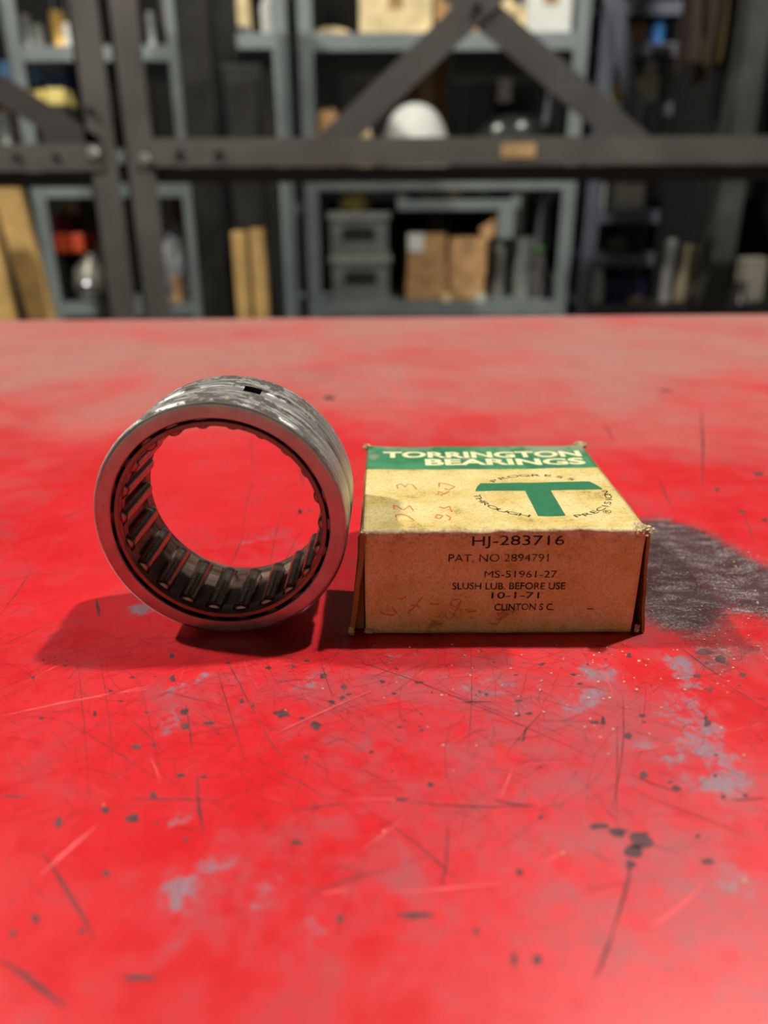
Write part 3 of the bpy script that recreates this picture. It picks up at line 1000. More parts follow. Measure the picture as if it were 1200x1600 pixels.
RACK_L = thing('steel_rack', 'brown-grey bolted steel rack with one diagonal brace, left of the twin uprights', 'rack', (-1.3, RY, 0))
RACK_R = thing('steel_rack', 'long brown-grey bolted steel rack with a crossed brace, right of the twin uprights', 'rack', (0.4, RY, 0))


def racks():
    for o in (RACK_L, RACK_R):
        pass
    Li, Ri = Matrix.Translation((1.3, -RY, 0)), Matrix.Translation((-.4, -RY, 0))

    def fix(o, parent):
        o.matrix_parent_inverse = parent.matrix_basis.inverted()
    def beam(parent, x0p, x1p, yt0, yb0, yt1, yb1):
        a, b = at(x0p, yt0, RY), at(x0p, yb0, RY)
        c, d = at(x1p, yt1, RY), at(x1p, yb1, RY)
        zt, zb = (a.z + c.z) / 2, (b.z + d.z) / 2
        mb = MB()
        mb.box(a.x, c.x, RY - .004, RY, zb, zt)
        mb.box(a.x, c.x, RY, RY + .05, zt - .006, zt)
        mb.build('beam', M_RACK, parent)
        MB().box(a.x, c.x, RY + .012, RY + .05, zb - .030, zb - .001).build('lower_channel', M_RACK_D, parent)
        return zt, zb
    upright(RACK_L, (130, 0), (186, 480), 42)
    upright(RACK_R, (190, 0), (243, 480), 42)
    beam(RACK_L, -330, 158, 226, 268, 226, 268)
    beam(RACK_R, 232, 1500, 219, 264, 208, 251)
    # braces lie behind the beams
    mb = MB()
    mb.bar(at(-120, 60, RY), at(150, 235, RY), .05, .006)
    mb.build('brace', M_RACK_D, RACK_L)
    a, apex, b = at(510, 232, RY), at(745, 8, RY), at(1000, 228, RY)
    for k, (p, q) in enumerate(((a, apex), (b, apex))):
        d = (q - p)
        p = p + Vector((0, .007 * k, 0))
        MB().bar(p, p + d * 2.2, .055, .006).build('brace', M_RACK_M, RACK_R)
    # extra far uprights of both racks
    MB().box(-1.62, -1.56, RY, RY + .05, 0, 2.6).build('upright', M_RACK, RACK_L)
    MB().box(1.50, 1.56, RY, RY + .05, 0, 2.6).build('upright', M_RACK, RACK_R)
    for px, py in ((27, 245), (88, 245), (140, 172)):
        bolt(RACK_L, px, py, False, 5.5, RY - .004)
    bolt(RACK_L, 146, 240, True)
    for px, py in ((281, 241), (342, 241), (745, 12)):
        bolt(RACK_R, px, py, False, 6, RY - .004)
    bolt(RACK_R, 226, 249, True)
    p, q = at(783, 224, RY - .0045), at(836, 246, RY - .0045)
    tp = MB().box(p.x, q.x, RY - .0062, RY - .004, q.z, p.z).build('paper_tag', paint('tan_tape', (196, 160, 112), .7), RACK_R)
    tag(tp, 'tan paper tag on the beam')
    for root in (RACK_L, RACK_R):
        for ch in [o for o in C.objects if o.parent == root]:
            ch.matrix_parent_inverse = Matrix.Translation(root.location).inverted()


racks()

# ------------------------------------------------------------------ grey shelving with its stock
SY, SD = 2.62, 0.46
M_GREY = paint('grey_green_shelf_steel', (124, 133, 134), .5, var=.1, scale=6)
M_BLUE = paint('blue_grey_shelf_steel', (108, 114, 130), .5, var=.1, scale=6)


def shelf_z(py, px=700):
    return at(px, py, SY).z


def shelving(label, xl, xr, lips, mat, brace=None, thick=.04):
    """one bay of open steel shelving; lips: (pixel y of the shelf top, pixel x where read)"""
    x0, x1 = at(xl, 150, SY).x, at(xr, 150, SY).x
    cx = (x0 + x1) / 2
    t = thing('shelving_unit', label, 'shelving', (cx, SY, 0))
    h = (x1 - x0) / 2
    for sx in (-1, 1):
        for y0 in (0, SD - .05):
            mb = MB()
            xo = sx * h
            xa, xb = (xo, xo + .042) if sx < 0 else (xo - .042, xo)
            ya = -.004 if y0 == 0 else y0 + .05
            mb.box(xa, xb, ya, ya + .004, 0, 2.45)
            e = (xo, xo + .004) if sx < 0 else (xo - .004, xo)
            mb.box(e[0], e[1], y0, y0 + .05, 0, 2.45)
            mb.build('post', mat, t)
    zs = []
    for py, px in lips:
        z = shelf_z(py, px)
        zs.append(z)
        mb = MB()
        mb.box(-h + .005, h - .005, 0, SD, z - .004, z)
        mb.box(-h + .005, h - .005, 0, .003, z - thick, z - .004)
        mb.box(-h + .005, h - .005, SD - .003, SD, z - thick, z - .004)
        mb.build('shelf', mat, t)
    if brace:
        for (ax, ay), (bx, by) in brace:
            p, q = at(ax, ay, SY - .012), at(bx, by, SY - .012)
            off = Vector((-cx, -SY, 0))
            MB().bar(p + off, q + off, .05, .004).build('brace', mat, t)
    return zs


ZL = shelving('grey-green steel shelving bay holding blue cans and an orange box, on the far left', 24, 292, [(-130, 100), (71, 70), (234, 80), (286, 270), (474, 250), (800, 250)], M_GREY)
ZM = shelving('grey-green steel shelving bay half hidden behind the black cabinets', 300, 452, [(-130, 400), (51, 420), (286, 420), (474, 420), (800, 420)], M_GREY)
ZC = shelving('grey-green steel shelving bay holding a stack of tan cartons and a white dome', 470, 912, [(-130, 600), (51, 600), (272, 650), (472, 650), (800, 650)], M_GREY, thick=.045)
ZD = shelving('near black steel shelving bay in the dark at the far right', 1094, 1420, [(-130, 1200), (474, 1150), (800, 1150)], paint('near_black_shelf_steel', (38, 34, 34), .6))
ZR = shelving('narrow blue-grey steel shelving bay with a slanting brace, right of the tan cartons', 932, 1088, [(-130, 1000), (1, 1000), (66, 1000), (160, 1000), (214, 1000), (330, 1000), (397, 1000), (474, 1000), (800, 1000)], M_BLUE, brace=[((948, -60), (1000, 214))], thick=.035)


def span(x0, x1, ytop, zbot, Y):
    """left, right, base and height of something seen between two pixel columns, standing on zbot"""
    ymid = ytop + 15
    a, b, c = at(x0, ymid, Y), at(x1, ymid, Y), at((x0 + x1) / 2, ytop, Y)
    return (a.x + b.x) / 2, b.x - a.x, zbot + .0005, max(.012, c.z - zbot)


KRAFT = paint('kraft_cardboard', (196, 152, 104), .85, scale=20)
KRAFT_D = paint('brown_cardboard', (150, 106, 66), .85, scale=20)
CREAM = paint('cream_paper', (236, 214, 164), .8, scale=20)
WHITE = paint('white_card', (226, 228, 222), .7, var=.05, scale=20, dirt=.12)
TAPE = paint('packing_tape', (176, 140, 96), .35)
TIN = paint('dull_tin', (176, 178, 176), .38, .7)
GREYP = paint('grey_plastic', (118, 120, 116), .6)
BLACKP = paint('black_plastic', (34, 32, 32), .55)
NAVY = paint('navy_paint', (44, 52, 104), .5)
SKY = paint('sky_blue_paint', (104, 158, 214), .45)
BLUE = paint('bright_blue_paint', (44, 118, 190), .5)
YELLOW = paint('pale_yellow_card', (238, 218, 130), .7)
ORANGE = paint('orange_paint', (226, 84, 38), .55)
MAROON = paint('maroon_paint', (110, 34, 42), .6)
GREENP = paint('green_plastic', (84, 150, 66), .5)
WOOD = paint('raw_timber', (198, 160, 98), .75, scale=9)
RUST = paint('rusty_brown_steel', (110, 72, 44), .7)
DARK = paint('near_black_paint', (26, 24, 24), .5)
CHROME = paint('bright_chrome', (220, 222, 226), .16, 1.0, var=.03)


def carton_box(label, x0, x1, ytop, z, Y, depth=.22, mat=None, tape=True, name='carton', yaw=0.0, group=None, cat='carton'):
    x, wd, zb, h = span(x0, x1, ytop, z, Y)
    t = thing(name, label, cat, (x, Y, zb), group)
    t.rotation_euler = (0, 0, yaw)
    m = mat or KRAFT
    MB().box(-wd / 2, wd / 2, 0, depth, 0, h * .97, b=min(.004, h * .1)).build('body', m, t)
    for s in (-1, 1):
        MB().box(-wd / 2 + .002, wd / 2 - .002, depth / 2 + (.002 if s > 0 else -depth / 2 + .001), depth / 2 + (depth / 2 - .001 if s > 0 else -.002), h * .97, h).build('flap', m, t)
    if tape:
        mb = MB()
        mb.box(-.022, .022, -.0012, .0002, h * .62, h * .97)
        mb.build('tape', TAPE, t)
    return t


def can(label, x0, x1, ytop, z, Y, mat, name='can', cat='can', neck=0.0, lid=None, group=None):
    x, wd, zb, h = span(x0, x1, ytop, z, Y)
    t = thing(name, label, cat, (x, Y + wd / 2, zb), group)
    r = wd / 2
    if neck:
        pr = [(0, 0), (r * .96, 0), (r, h * .03), (r, h * .62), (r * .8, h * .74), (r * neck, h * .84), (r * neck, h * .92), (0, h * .92)]
    else:
        pr = [(0, 0), (r * .98, 0), (r, h * .03), (r * .97, h * .05), (r * .97, h * .88), (r, h * .90), (r, h * .93), (0, h * .93)]
    o = MB().lathe(pr, 28).build('body', mat, t)
    o.data.set_sharp_from_angle(angle=R(35))
    rl = r * (neck * 1.15 if neck else .9)
    o = MB().lathe([(0, h * .925), (rl, h * .925), (rl, h * .99), (rl * .93, h), (0, h)], 24).build('lid', lid or mat, t)
    o.data.set_sharp_from_angle(angle=R(35))
    return t


def dome(label, x0, x1, ytop, z, Y, mat, name, cat, base=.35, group=None):
    """turned shape with a rounded crown over a straight foot, and a rolled rim"""
    x, wd, zb, h = span(x0, x1, ytop, z, Y)
    t = thing(name, label, cat, (x, Y + wd / 2, zb), group)
    r = wd / 2
    hb = h * base
    pr = [(r * .96, 0), (r, hb * .5), (r, hb)] + [(r * math.cos(a), hb + (h - hb) * math.sin(a)) for a in [i / 12 * math.pi / 2 for i in range(1, 13)]]
    MB().lathe([(0, 0)] + pr, 36).build('body', mat, t)
    MB().lathe([(r * .99 + .007 * math.cos(a), .008 + .007 * math.sin(a)) for a in [i / 8 * 2 * math.pi for i in range(8)]], 36, closed=True).build('rim', mat, t)
    return t


def slab(label, x0, x1, ytop, z, Y, mat, name, cat, depth=.03, lean=0.0, group=None, ends=None):
    x, wd, zb, h = span(x0, x1, ytop, z, Y)
    o = MB().box(-wd / 2, wd / 2, 0, depth, 0, h, b=min(.003, wd * .1)).build(name, mat, None, (x, Y, zb))
    o.rotation_euler = (0, lean, 0)
    return tag(o, label, cat, group)


def lump(label, x0, x1, ytop, z, Y, mat, name, cat, seed, rough=.35, flat=1.0, group=None):
    """crumpled soft thing such as a wrapped parcel, rag or casting"""
    x, wd, zb, h = span(x0, x1, ytop, z, Y)
    bm = bmesh.new()
    bmesh.ops.create_icosphere(bm, subdivisions=4, radius=1)
    for q in bm.verts:
        d = q.co.copy()
        f = 1 + rough * noise.noise(d * 1.8 + Vector((seed, 0, 0))) + rough * .5 * noise.noise(d * 4.5 + Vector((0, seed, 0)))
        q.co = Vector((d.x * f * wd / 2, d.y * f * wd * .4 * flat, max(-.92, d.z * f) * h / 2 + h / 2 * .92))
    me = bpy.data.meshes.new(name)
    bm.to_mesh(me)
    bm.free()
    me.polygons.foreach_set('use_smooth', [True] * len(me.polygons))
    me.materials.append(mat)
    o = link(name, me, None, (x, Y + wd * .4, zb))
    return tag(o, label, cat, group)


def stock_centre():
    z = ZC[1]
    dome('tan woven basket upside down on the shelf beside the grey post', 482, 552, 37, z, 2.68, CREAM, 'basket', 'basket', .2)
    carton_box('wide tan carton with a cream front on the shelf behind the crossed brace', 561, 676, -12, z, 2.66, .3, CREAM)
    carton_box('small narrow tan carton just left of the crossed brace top', 681, 716, -6, z, 2.66, .2, KRAFT)
    lump('crumpled tan paper parcel seen through the top of the crossed brace', 722, 772, 34, z, 2.66, KRAFT, 'parcel', 'parcel', 3.3)
    can('small pale tin at the left inside the crossed brace', 706, 724, 42, z, 2.63, CREAM, 'tin', 'tin')
    can('small white tin at the right inside the crossed brace', 757, 776, 42, z, 2.63, WHITE, 'tin', 'tin')
    lump('crumpled cream bag next to the white carton on the shelf', 772, 822, -6, z, 2.66, CREAM, 'paper_bag', 'bag', 8.4, .5)
    carton_box('bright white carton on the shelf against the right post', 826, 898, -22, z, 2.66, .26, WHITE)
    z = ZC[2]
    dome('large white enamel dome standing behind the rack beam', 594, 708, 152, z, 2.68, WHITE, 'light_shade', 'shade', .25)
    carton_box('dark brown carton behind the white enamel dome', 636, 698, 96, z, 2.97, .09, KRAFT_D)
    lump('tan cloth bundle beside the grey post behind the rack beam', 488, 536, 167, z, 2.70, KRAFT, 'cloth_bundle', 'cloth', 5.1, .3)
    lump('smaller tan and white cloth bundle left of the white dome', 548, 584, 188, z, 2.65, CREAM, 'cloth_bundle', 'cloth', 12.2, .4)
    can('grey can behind the cloth bundles in the middle bay', 546, 568, 130, z, 2.85, GREYP)
    t = thing('machine_casting', 'black machine casting with two chrome knobs behind the rack beam', 'casting', (at(800, 230, 2.84).x, 2.84, z + .0005))
    MB().lathe([(0, 0), (.16, 0), (.165, .04), (.13, .12), (.08, .17), (.03, .19), (0, .19)], 32).build('body', BLACKP, t)
    for px, py in ((778, 203), (815, 199)):
        p = at(px, py, 2.665)
        q = p - Vector(t.location)
        MB().lathe([(0, .02), (.012, .018), (.02, .008), (.02, -.006), (.010, -.012), (.010, -.09), (0, -.09)], 20, Matrix.Translation(q) @ Matrix.Rotation(math.pi / 2, 4, 'X')).build('knob', TIN, t)
    # bracket hung under the upper shelf
    p = at(804, 122, 2.86)
    zt = ZC[1] - .004
    t = thing('hanging_bracket', 'pale steel bracket on a bar hanging at the back of the dark middle bay', 'bracket', (p.x, 2.86, zt))
    x0, x1 = at(700, 125, 2.86).x - p.x, at(840, 125, 2.86).x - p.x
    zz = p.z - zt
    MB().box(x0, x1, 0, .012, zz - .012, zz + .008).build('bar', GREYP, t)
    MB().bar((-.03, -.004, zz), (-.03, -.004, zz - .07), .045, .006).build('plate', TIN, t)
    MB().box(x0, x0 + .015, 0, .012, zz, -.0005).build('hanger', GREYP, t)
    MB().box(x1 - .015, x1, 0, .012, zz, -.0005).build('hanger', GREYP, t)
    # lower bay
    z = ZC[3]
    for k, (x0, x1, yt, dz) in enumerate(((519, 608, 400, 0.0), (516, 606, 332, 1.0))):
        zz = z if k == 0 else ZCR
        x, wd, zb, h = span(x0, x1, yt, zz, 2.66)
        t = thing('crate', ('grey plastic crate at the bottom of the pair beside the grey posts', 'grey plastic crate stacked on another beside the grey posts')[k], 'crate', (x, 2.66, zb))
        MB().box(-wd / 2, wd / 2, 0, .3, 0, h * .84).build('body', GREYP, t)
        MB().box(-wd / 2 - .008, wd / 2 + .008, -.008, .308, h * .84, h).build('rim', paint('crate_rim', (150, 152, 146), .6), t)
        MB().box(-wd * .28, wd * .28, -.006, 0, h * .38, h * .66).build('handle_slot', BLACKP, t)
        if k == 0:
            globals()['ZCR'] = zb + h
    lump('yellow bunch lying on the upper grey crate', 532, 572, 296, ZCR2(), 2.68, YELLOW, 'flower_bunch', 'bunch', 2.2, .5)
    # tan cartons, two stacks of two
    c1 = carton_box('tan carton at the foot of the left stack in the lower bay', 634, 700, 438, z, 2.66, .24, KRAFT)
    zt = top_of(c1)
    c2 = carton_box('middle tan carton of the left stack with a dark seam under it', 636, 699, 408, zt, 2.66, .24, KRAFT)
    c3 = carton_box('topmost tan carton of the left stack with a white label', 637, 697, 366, top_of(c2), 2.66, .24, KRAFT, tape=False)
    x, wd = 0, .1
    MB().box(-.062, -.010, -.0016, .0002, .03, .085).build('label_sticker', WHITE, c3)
    c4 = carton_box('tan carton at the foot of the right stack in the lower bay', 703, 757, 433, z, 2.65, .24, KRAFT)
    c5 = carton_box('tilted tan carton with an open flap on top of the right stack', 702, 762, 372, top_of(c4), 2.66, .22, KRAFT, yaw=.06)
    MB().bar((.045, 0, .13), (.10, 0, .165), .045, .003).build('flap', KRAFT, c5)
    # inner hanging shelf
    zi = at(700, 312, 2.645).z
    p0, p1 = at(628, 312, 2.645), at(806, 312, 2.645)
    t = thing('hanging_shelf', 'narrow grey steel shelf hung under the shelf above the tan cartons', 'shelf', ((p0.x + p1.x) / 2, 2.645, zi))
    h = (p1.x - p0.x) / 2
    MB().box(-h, h, 0, .2, -.03, 0).build('board', M_GREY, t)
    zt2 = ZC[2] - .0055 - zi
    for s in (-1, 1):
        MB().box(s * h - .015, s * h + .015, -.006, -.001, -.03, zt2).build('hanger', M_GREY, t)
    q = at(800, 372, 2.63)
    MB().box(h - .055, h - .005, -.022, -.007, q.z - zi, 0).build('drop_bracket', M_GREY, t)
    for lab, x0, x1, yt, m in (('silver round tin at the left end of the narrow hanging shelf', 622, 642, 292, TIN), ('grey tin among the jars on the narrow hanging shelf', 652, 680, 296, GREYP), ('cream jar in the middle of the narrow hanging shelf', 696, 724, 280, CREAM), ('rusty brown tin beside the cream jar on the hanging shelf', 726, 744, 292, RUST), ('green jar near the right end of the narrow hanging shelf', 744, 770, 284, paint('bottle_green', (120, 150, 112), .5))):
        can(lab, x0, x1, yt, zi, 2.665, m, 'jar', 'jar')
    can('yellow topped jar hard against the drop bracket', 803, 826, 296, ZC[3], 2.80, TIN, 'tall_canister', 'canister', lid=YELLOW)
    can('tall grey pipe canister standing right of the tan cartons', 806, 838, 372, z, 2.72, GREYP, 'tall_canister', 'canister')
    can('dark grey cylinder with a green cap near the right post', 832, 856, 386, z, 2.70, paint('dark_grey_tin', (84, 82, 80), .5), 'bottle', 'bottle', .5, GREENP)
    can('small silver jar on the bottom shelf edge near the right post', 831, 856, 445, z, 2.64, CHROME, 'jar', 'jar')
    lump('grey rag beside the silver jar near the right post', 845, 872, 425, z, 2.78, GREYP, 'rag', 'cloth', 7.7)
    can('dull silver canister close behind the right stack of tan cartons', 768, 794, 375, z, 2.74, TIN, 'tall_canister', 'canister')
    can('pale round tin on the shelf edge before the left tan stack', 687, 705, 472 - 12, z, 2.625, CREAM, 'tin', 'tin')
    can('pale greenish tin on the shelf edge before the right tan stack', 742, 762, 472 - 12, z, 2.625, paint('pale_green_tin', (190, 196, 176), .5), 'tin', 'tin')


def top_of(t):
    return t.location.z + max((o.matrix_local @ Vector(c)).z for o in C.objects if o.parent == t for c in o.bound_box)


ZCR = 0


def ZCR2():
    t = [o for o in C.objects if o.name.startswith('crate') and o.type == 'EMPTY'][-1]
    return top_of(t)


stock_centre()


def stock_left():
    z = ZL[1]
    for lab, x0, x1, yt, m in (('shiny tin can nearest the post on the upper left shelf', 26, 44, 22, TIN), ('dull grey tin can second on the upper left shelf', 44, 66, 38, GREYP), ('brassy can third on the upper left shelf', 74, 98, 16, paint('brass', (214, 176, 96), .35, .6)), ('white can at the right end of the upper left shelf', 96, 116, 36, WHITE)):
        can(lab, x0, x1, yt, z, 2.66, m, 'tin_can', 'can')
    z = ZL[2]
    d1 = carton_box('dark grey carton under two pale yellow cartons on the left shelving', 42, 103, 164, z, 2.64, .11, paint('charcoal_card', (52, 48, 46), .8), False)
    zt = top_of(d1)
    carton_box('small cream carton before the dark blue box on the left shelf', 44, 69, 141, zt, 2.645, .1, YELLOW, False)
    carton_box('larger pale yellow carton before the dark blue box on the left shelf', 71, 101, 138, zt, 2.645, .1, YELLOW, False)
    carton_box('dark blue box behind two pale yellow cartons', 74, 101, 110, z, 2.80, .16, paint('mid_blue_card', (92, 122, 184), .6), False)
    d2 = carton_box('umber carton carrying two light blue cans by the far left post', -4, 70, 133, z, 2.78, .14, paint('umber_card', (66, 40, 26), .8), False)
    zt = top_of(d2)
    can('light blue can left of the grey post behind the left rack', -3, 18, 96, zt, 2.79, SKY, 'paint_can', 'can')
    can('light blue can right of the grey post behind the left rack', 46, 66, 104, zt, 2.79, SKY, 'paint_can', 'can')
    z = ZL[2]
    can('dull round jar at the foot of the left diagonal brace', -22, 12, 176, z, 2.64, TIN, 'jar', 'jar')
    carton_box('tan carton under the left diagonal brace behind the rack beam', 106, 128, 200, z, 2.70, .2, KRAFT)
    carton_box('rusty brown carton close to the left upright behind the rack beam', 132, 160, 178, z, 2.74, .2, KRAFT_D)
    z = ZL[4]
    t = thing('tool_box', 'bright orange box with a maroon back on the left lower shelf', 'box', (at(110, 400, 2.69).x, 2.69, z + .0005))
    a, b, c = at(86, 366, 2.69), at(134, 366, 2.69), at(110, 395, 2.69)
    wd = b.x - a.x
    MB().box(-wd / 2, wd / 2, 0, .14, c.z - z, a.z - z, b=.006).build('front', ORANGE, t)
    MB().box(-wd / 2, wd * .05, .03, .14, a.z - z, a.z - z + .06, b=.004).build('back', MAROON, t)
    MB().box(-wd * .49, -wd * .33, .03, .14, 0, c.z - z).build('stand', BLACKP, t)
    x, wd, zb, h = span(99, 166, 399, z, 2.64)
    t = thing('kettle', 'dull silver round kettle below the orange box', 'kettle', (x, 2.64, zb))
    MB().lathe([(0, 0), (wd * .36, 0), (wd * .46, h * .15), (wd * .5, h * .4), (wd * .42, h * .7), (wd * .2, h * .86), (wd * .2, h * .92), (0, h * .94)], 32, Matrix.Translation((0, wd * .5, 0))).build('body', paint('dull_kettle', (140, 136, 124), .45, .4), t)
    MB().lathe([(0, h * .92), (wd * .1, h * .93), (wd * .1, h), (0, h)], 20, Matrix.Translation((0, wd * .5, 0))).build('lid', TIN, t)
    p = at(139, 452, 2.655)
    q = p - Vector(t.location)
    MB().lathe([(0, .02), (.02, .018), (.034, .006), (.034, -.05), (0, -.05)], 24, Matrix.Translation(q) @ Matrix.Rotation(math.pi / 2, 4, 'X')).build('gauge', CHROME, t)
    can('dull maroon can above the orange box at the back', 90, 104, 330, z, 2.86, MAROON)
    carton_box('olive brown carton at the back above the orange box', 100, 126, 312, z, 2.90, .08, paint('olive_card', (112, 96, 62), .8))
    # bottle, boards and bundle right of the twin uprights
    lump('crumpled silver-grey plastic bag right of the twin uprights', 246, 284, 345, z, 2.72, paint('silver_bag', (156, 158, 164), .4), 'plastic_bag', 'bag', 6.6, .35)
    can('small tan jar just right of the silver-grey bag', 268, 286, 432, z, 2.64, KRAFT, 'jar', 'jar')
    lump('brown cloth high behind the silver-grey bag', 262, 284, 296, z, 2.98, RUST, 'cloth', 'cloth', 4.8)
    dome('pale round cap on the shelf edge below the silver bag', 248, 268, 474 - 8, z, 2.625, CREAM, 'cap', 'cap', .4)
    slab('left one of two upright tan boards in the dark bay', 362, 384, 362, 0, 2.03, WOOD, 'timber_board', 'board')
    slab('right one of two upright tan boards in the dark bay', 390, 413, 358, 0, 2.03, WOOD, 'timber_board', 'board')
    slab('dim brown upright board between the tan boards and the grey post', 428, 446, 345, ZM[3], 2.86, RUST, 'timber_board', 'board')
    z = ZM[1]
    can('white bottle on the shelf stub left of the grey post', 404, 432, -20, z + .0, 2.66, WHITE, 'bottle', 'bottle', .5)
    can('narrow tan bottle above the black cabinets', 366, 388, -30, z, 2.66, CREAM, 'bottle', 'bottle', .6)
    carton_box('tall dim grey-brown carton right of the twin uprights on the top shelf', 246, 286, -50, ZL[1], 2.68, .2, paint('dim_grey_brown', (96, 84, 70), .8), False)
    can('silver can beside the right one of the twin uprights', 227, 240, 18, ZL[1], 2.64, TIN, 'tin_can', 'can')
    can('shiny steel fitting above the black cabinets', 368, 390, 40, z, 2.63, CHROME, 'pipe_fitting', 'fitting')
    z = ZM[2]
    can('dim orange-brown can left of the grey post in the dark bay', 402, 426, 146, z, 2.80, paint('orange_brown_tin', (150, 92, 44), .6))
    can('small pale jar by the grey post behind the rack beam', 408, 426, 200, z, 2.66, CREAM, 'jar', 'jar')


stock_left()


def stock_right():
    z = ZR[2]
    lump('tan fabric doll-like bundle beside the blue can on the blue-grey shelf', 988, 1018, 24, z, 2.70, paint('tan_cloth', (196, 164, 134), .8), 'cloth_bundle', 'cloth', 9.9, .4)
    can('small cream jar left of the tan fabric bundle', 964, 984, 28, z, 2.66, CREAM, 'jar', 'jar')
    can('bright blue can at the right on the blue-grey shelf', 1022, 1044, 14, z, 2.64, BLUE)
    z = ZR[3]
    carton_box('pale yellow carton behind the slanting brace', 944, 984, 128, z, 2.66, .12, YELLOW, False)
    can('small cream jar right of the pale yellow carton', 984, 1004, 134, z, 2.66, CREAM, 'jar', 'jar')
    can('tall white and pale green bottle right of the slanting brace', 1004, 1036, 96, z, 2.66, paint('pale_green_white', (214, 222, 200), .5), 'bottle', 'bottle', .6, WHITE)
    z = ZR[4]
    x, wd, zb, h = span(990, 1030, 186, z, 2.64)
    t = thing('storage_bin', 'blue-grey open storage bin right of the slanting brace', 'bin', (x, 2.63, zb))
    MB().prism([(-wd / 2, 0), (wd / 2, 0), (wd * .42, h), (-wd * .42, h)], -.2, 0, Matrix.Rotation(math.pi / 2, 4, 'X')).build('body', paint('bin_blue_grey', (118, 124, 150), .6), t)
    MB().box(-wd * .44, wd * .44, -.006, .206, h, h + .008).build('rim', paint('bin_rim', (140, 146, 168), .6), t)
    z = ZR[5]
    can('chrome faced fitting just above the rack beam by the brace', 988, 1008, 190, ZR[4], 2.625, CHROME, 'pipe_fitting', 'fitting')
    carton_box('bright white carton on the blue-grey shelf below the rack beam', 960, 1008, 286, z, 2.66, .14, WHITE, False)
    lump('grey metal casting below the bright white carton', 950, 985, 368, ZR[6], 2.68, GREYP, 'casting', 'casting', 3.9)
    can('black can right of the grey casting', 982, 1008, 352, ZR[6], 2.74, BLACKP)
    z = ZR[7]
    can('white bottle on the blue-grey bottom shelf beside the post', 924, 948, 420, z, 2.625, WHITE, 'bottle', 'bottle', .6)
    carton_box('long navy blue box on the bottom blue-grey shelf', 952, 1006, 436, z, 2.66, .16, NAVY, False)
    can('tan tin in front of the navy blue box', 984, 1004, 474 - 11, z, 2.625, CREAM, 'tin', 'tin')
    can('grey jar at the end of the shelf over the navy box', 988, 1008, 404, ZR[7] + .0, 2.84, GREYP, 'jar', 'jar')
    low = at(1120, 476, 1.96).z
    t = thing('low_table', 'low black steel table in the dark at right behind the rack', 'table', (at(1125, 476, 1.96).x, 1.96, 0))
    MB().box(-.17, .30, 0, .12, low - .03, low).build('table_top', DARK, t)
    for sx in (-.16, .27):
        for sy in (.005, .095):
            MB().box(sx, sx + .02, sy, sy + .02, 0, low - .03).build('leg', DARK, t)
    can('chrome valve standing among the dark things at right', 1042, 1060, 375, low, 2.02, TIN, 'valve', 'valve')
    slab('pale tapering wooden post in the dark right end', 1066, 1088, 384, low, 2.00, paint('pale_wood', (150, 136, 112), .7), 'wooden_post', 'post', lean=.06)
    lump('pinkish grey rag beside the pale wooden post', 1090, 1114, 430, low, 1.98, paint('pink_grey_cloth', (150, 134, 130), .8), 'rag', 'cloth', 1.9)
    slab('pale stone-coloured slab at the right edge', 1166, 1200, 404, low, 2.01, paint('stone_grey', (150, 146, 132), .7), 'slab', 'slab', .05, lean=-.03)
    can('small chrome jar before the pale slab at the right edge', 1152, 1170, 440, low, 1.97, CHROME, 'jar', 'jar')


stock_right()


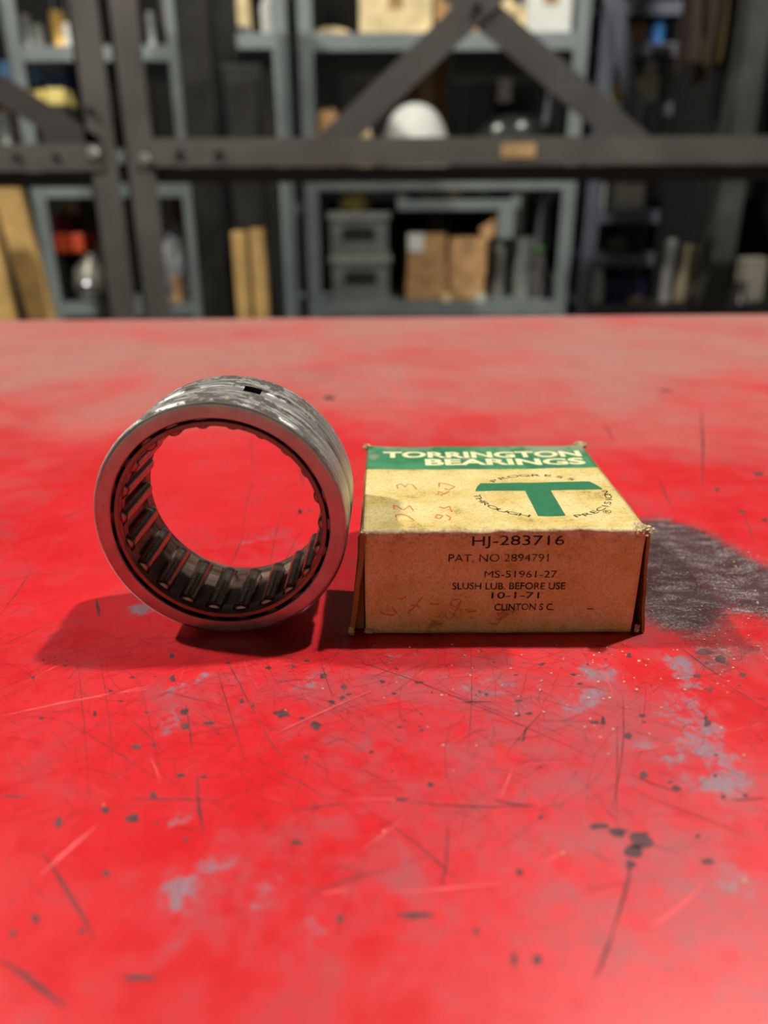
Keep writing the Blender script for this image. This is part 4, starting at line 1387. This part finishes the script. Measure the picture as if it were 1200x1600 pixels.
def dark_things():
    """tall dark things standing on the floor between rack and shelving"""
    Y = 2.10
    def locker(label, x0, x1, ytop, mat, Y=2.1, depth=.35):
        a, b, c = at(x0, 240, Y), at(x1, 240, Y), at((x0 + x1) / 2, ytop, Y)
        x, wd, h = (a.x + b.x) / 2, b.x - a.x, c.z
        t = thing('steel_cabinet', label, 'cabinet', (x, Y, 0))
        MB().box(-wd / 2, wd / 2, 0, depth, .04, h, b=.004).build('body', mat, t)
        d = MB().box(-wd / 2 + .012, wd / 2 - .012, -.014, -.001, .10, h - .03, b=.003).build('door', mat, t)
        MB().box(wd * .30, wd * .36, -.03, -.014, h * .5, h * .5 + .09, b=.002).build('handle', BLACKP, d)
        MB().box(-wd / 2 + .02, wd / 2 - .02, .02, depth - .02, 0, .04).build('plinth', BLACKP, t)
    locker('tall black steel cabinet right of the silver-grey bag', 292, 352, -160, DARK, 2.12, .30)
    locker('shorter black steel cabinet left of the grey posts', 356, 414, 100, paint('soft_black', (34, 33, 33), .5), 2.12, .28)
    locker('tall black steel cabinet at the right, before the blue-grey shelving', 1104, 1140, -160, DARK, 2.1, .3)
    # leaning boards at the far left, standing on the floor
    def leaning(label, top, bot, wpx, Y, mat):
        a, b = at(*top, Y), at(*bot, Y)
        d = (b - a)
        b = a + d * ((a.z - .0) / (a.z - b.z))
        mb = MB()
        n = Vector((wpx / F_PX * Y, 0, 0))
        T = Vector((0, .025, 0))
        vs = [a - n / 2, a + n / 2, b + n / 2, b - n / 2]
        vs = vs + [v + T for v in vs]
        mb.add(vs, [(0, 1, 2, 3), (7, 6, 5, 4), (0, 4, 5, 1), (1, 5, 6, 2), (2, 6, 7, 3), (3, 7, 4, 0)])
        tag(mb.build('leaning_board', mat), label, 'board')
    leaning('wide golden timber board leaning at the far left edge', (4, 280), (62, 490), 40, 2.35, WOOD)
    leaning('narrow golden timber board low in the far left corner', (-30, 330), (6, 490), 30, 2.25, WOOD)
    # a grey plate beside the right upright, a hung coat and a dark post at the right
    p = at(1112, -40, 2.02)
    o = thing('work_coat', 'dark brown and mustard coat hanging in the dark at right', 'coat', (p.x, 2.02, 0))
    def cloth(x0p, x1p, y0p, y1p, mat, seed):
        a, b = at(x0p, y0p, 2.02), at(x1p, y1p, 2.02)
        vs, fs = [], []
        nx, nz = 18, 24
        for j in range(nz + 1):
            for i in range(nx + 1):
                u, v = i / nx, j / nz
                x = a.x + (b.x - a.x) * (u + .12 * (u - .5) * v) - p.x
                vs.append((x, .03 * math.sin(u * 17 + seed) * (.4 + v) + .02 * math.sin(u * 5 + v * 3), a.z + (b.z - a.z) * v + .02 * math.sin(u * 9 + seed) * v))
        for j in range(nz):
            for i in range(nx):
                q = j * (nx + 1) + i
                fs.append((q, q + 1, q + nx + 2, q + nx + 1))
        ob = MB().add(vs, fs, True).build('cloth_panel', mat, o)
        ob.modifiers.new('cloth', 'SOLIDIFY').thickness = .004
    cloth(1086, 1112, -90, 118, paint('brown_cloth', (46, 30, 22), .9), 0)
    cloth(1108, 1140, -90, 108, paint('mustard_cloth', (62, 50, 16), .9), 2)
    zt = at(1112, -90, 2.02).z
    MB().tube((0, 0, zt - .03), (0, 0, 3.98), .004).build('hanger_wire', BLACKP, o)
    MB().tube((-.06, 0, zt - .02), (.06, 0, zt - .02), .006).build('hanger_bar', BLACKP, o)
    a, b = at(1158, 100, 1.88), at(1196, 100, 1.88)
    mb = MB().box(a.x, b.x, 1.88, 1.885, 0, 2.6).box(a.x, a.x + .005, 1.885, 1.94, 0, 2.6)
    tag(mb.build('steel_post', paint('slate_steel', (62, 64, 64), .6)), 'slate grey angle post standing right of the hanging coat', 'post')


dark_things()
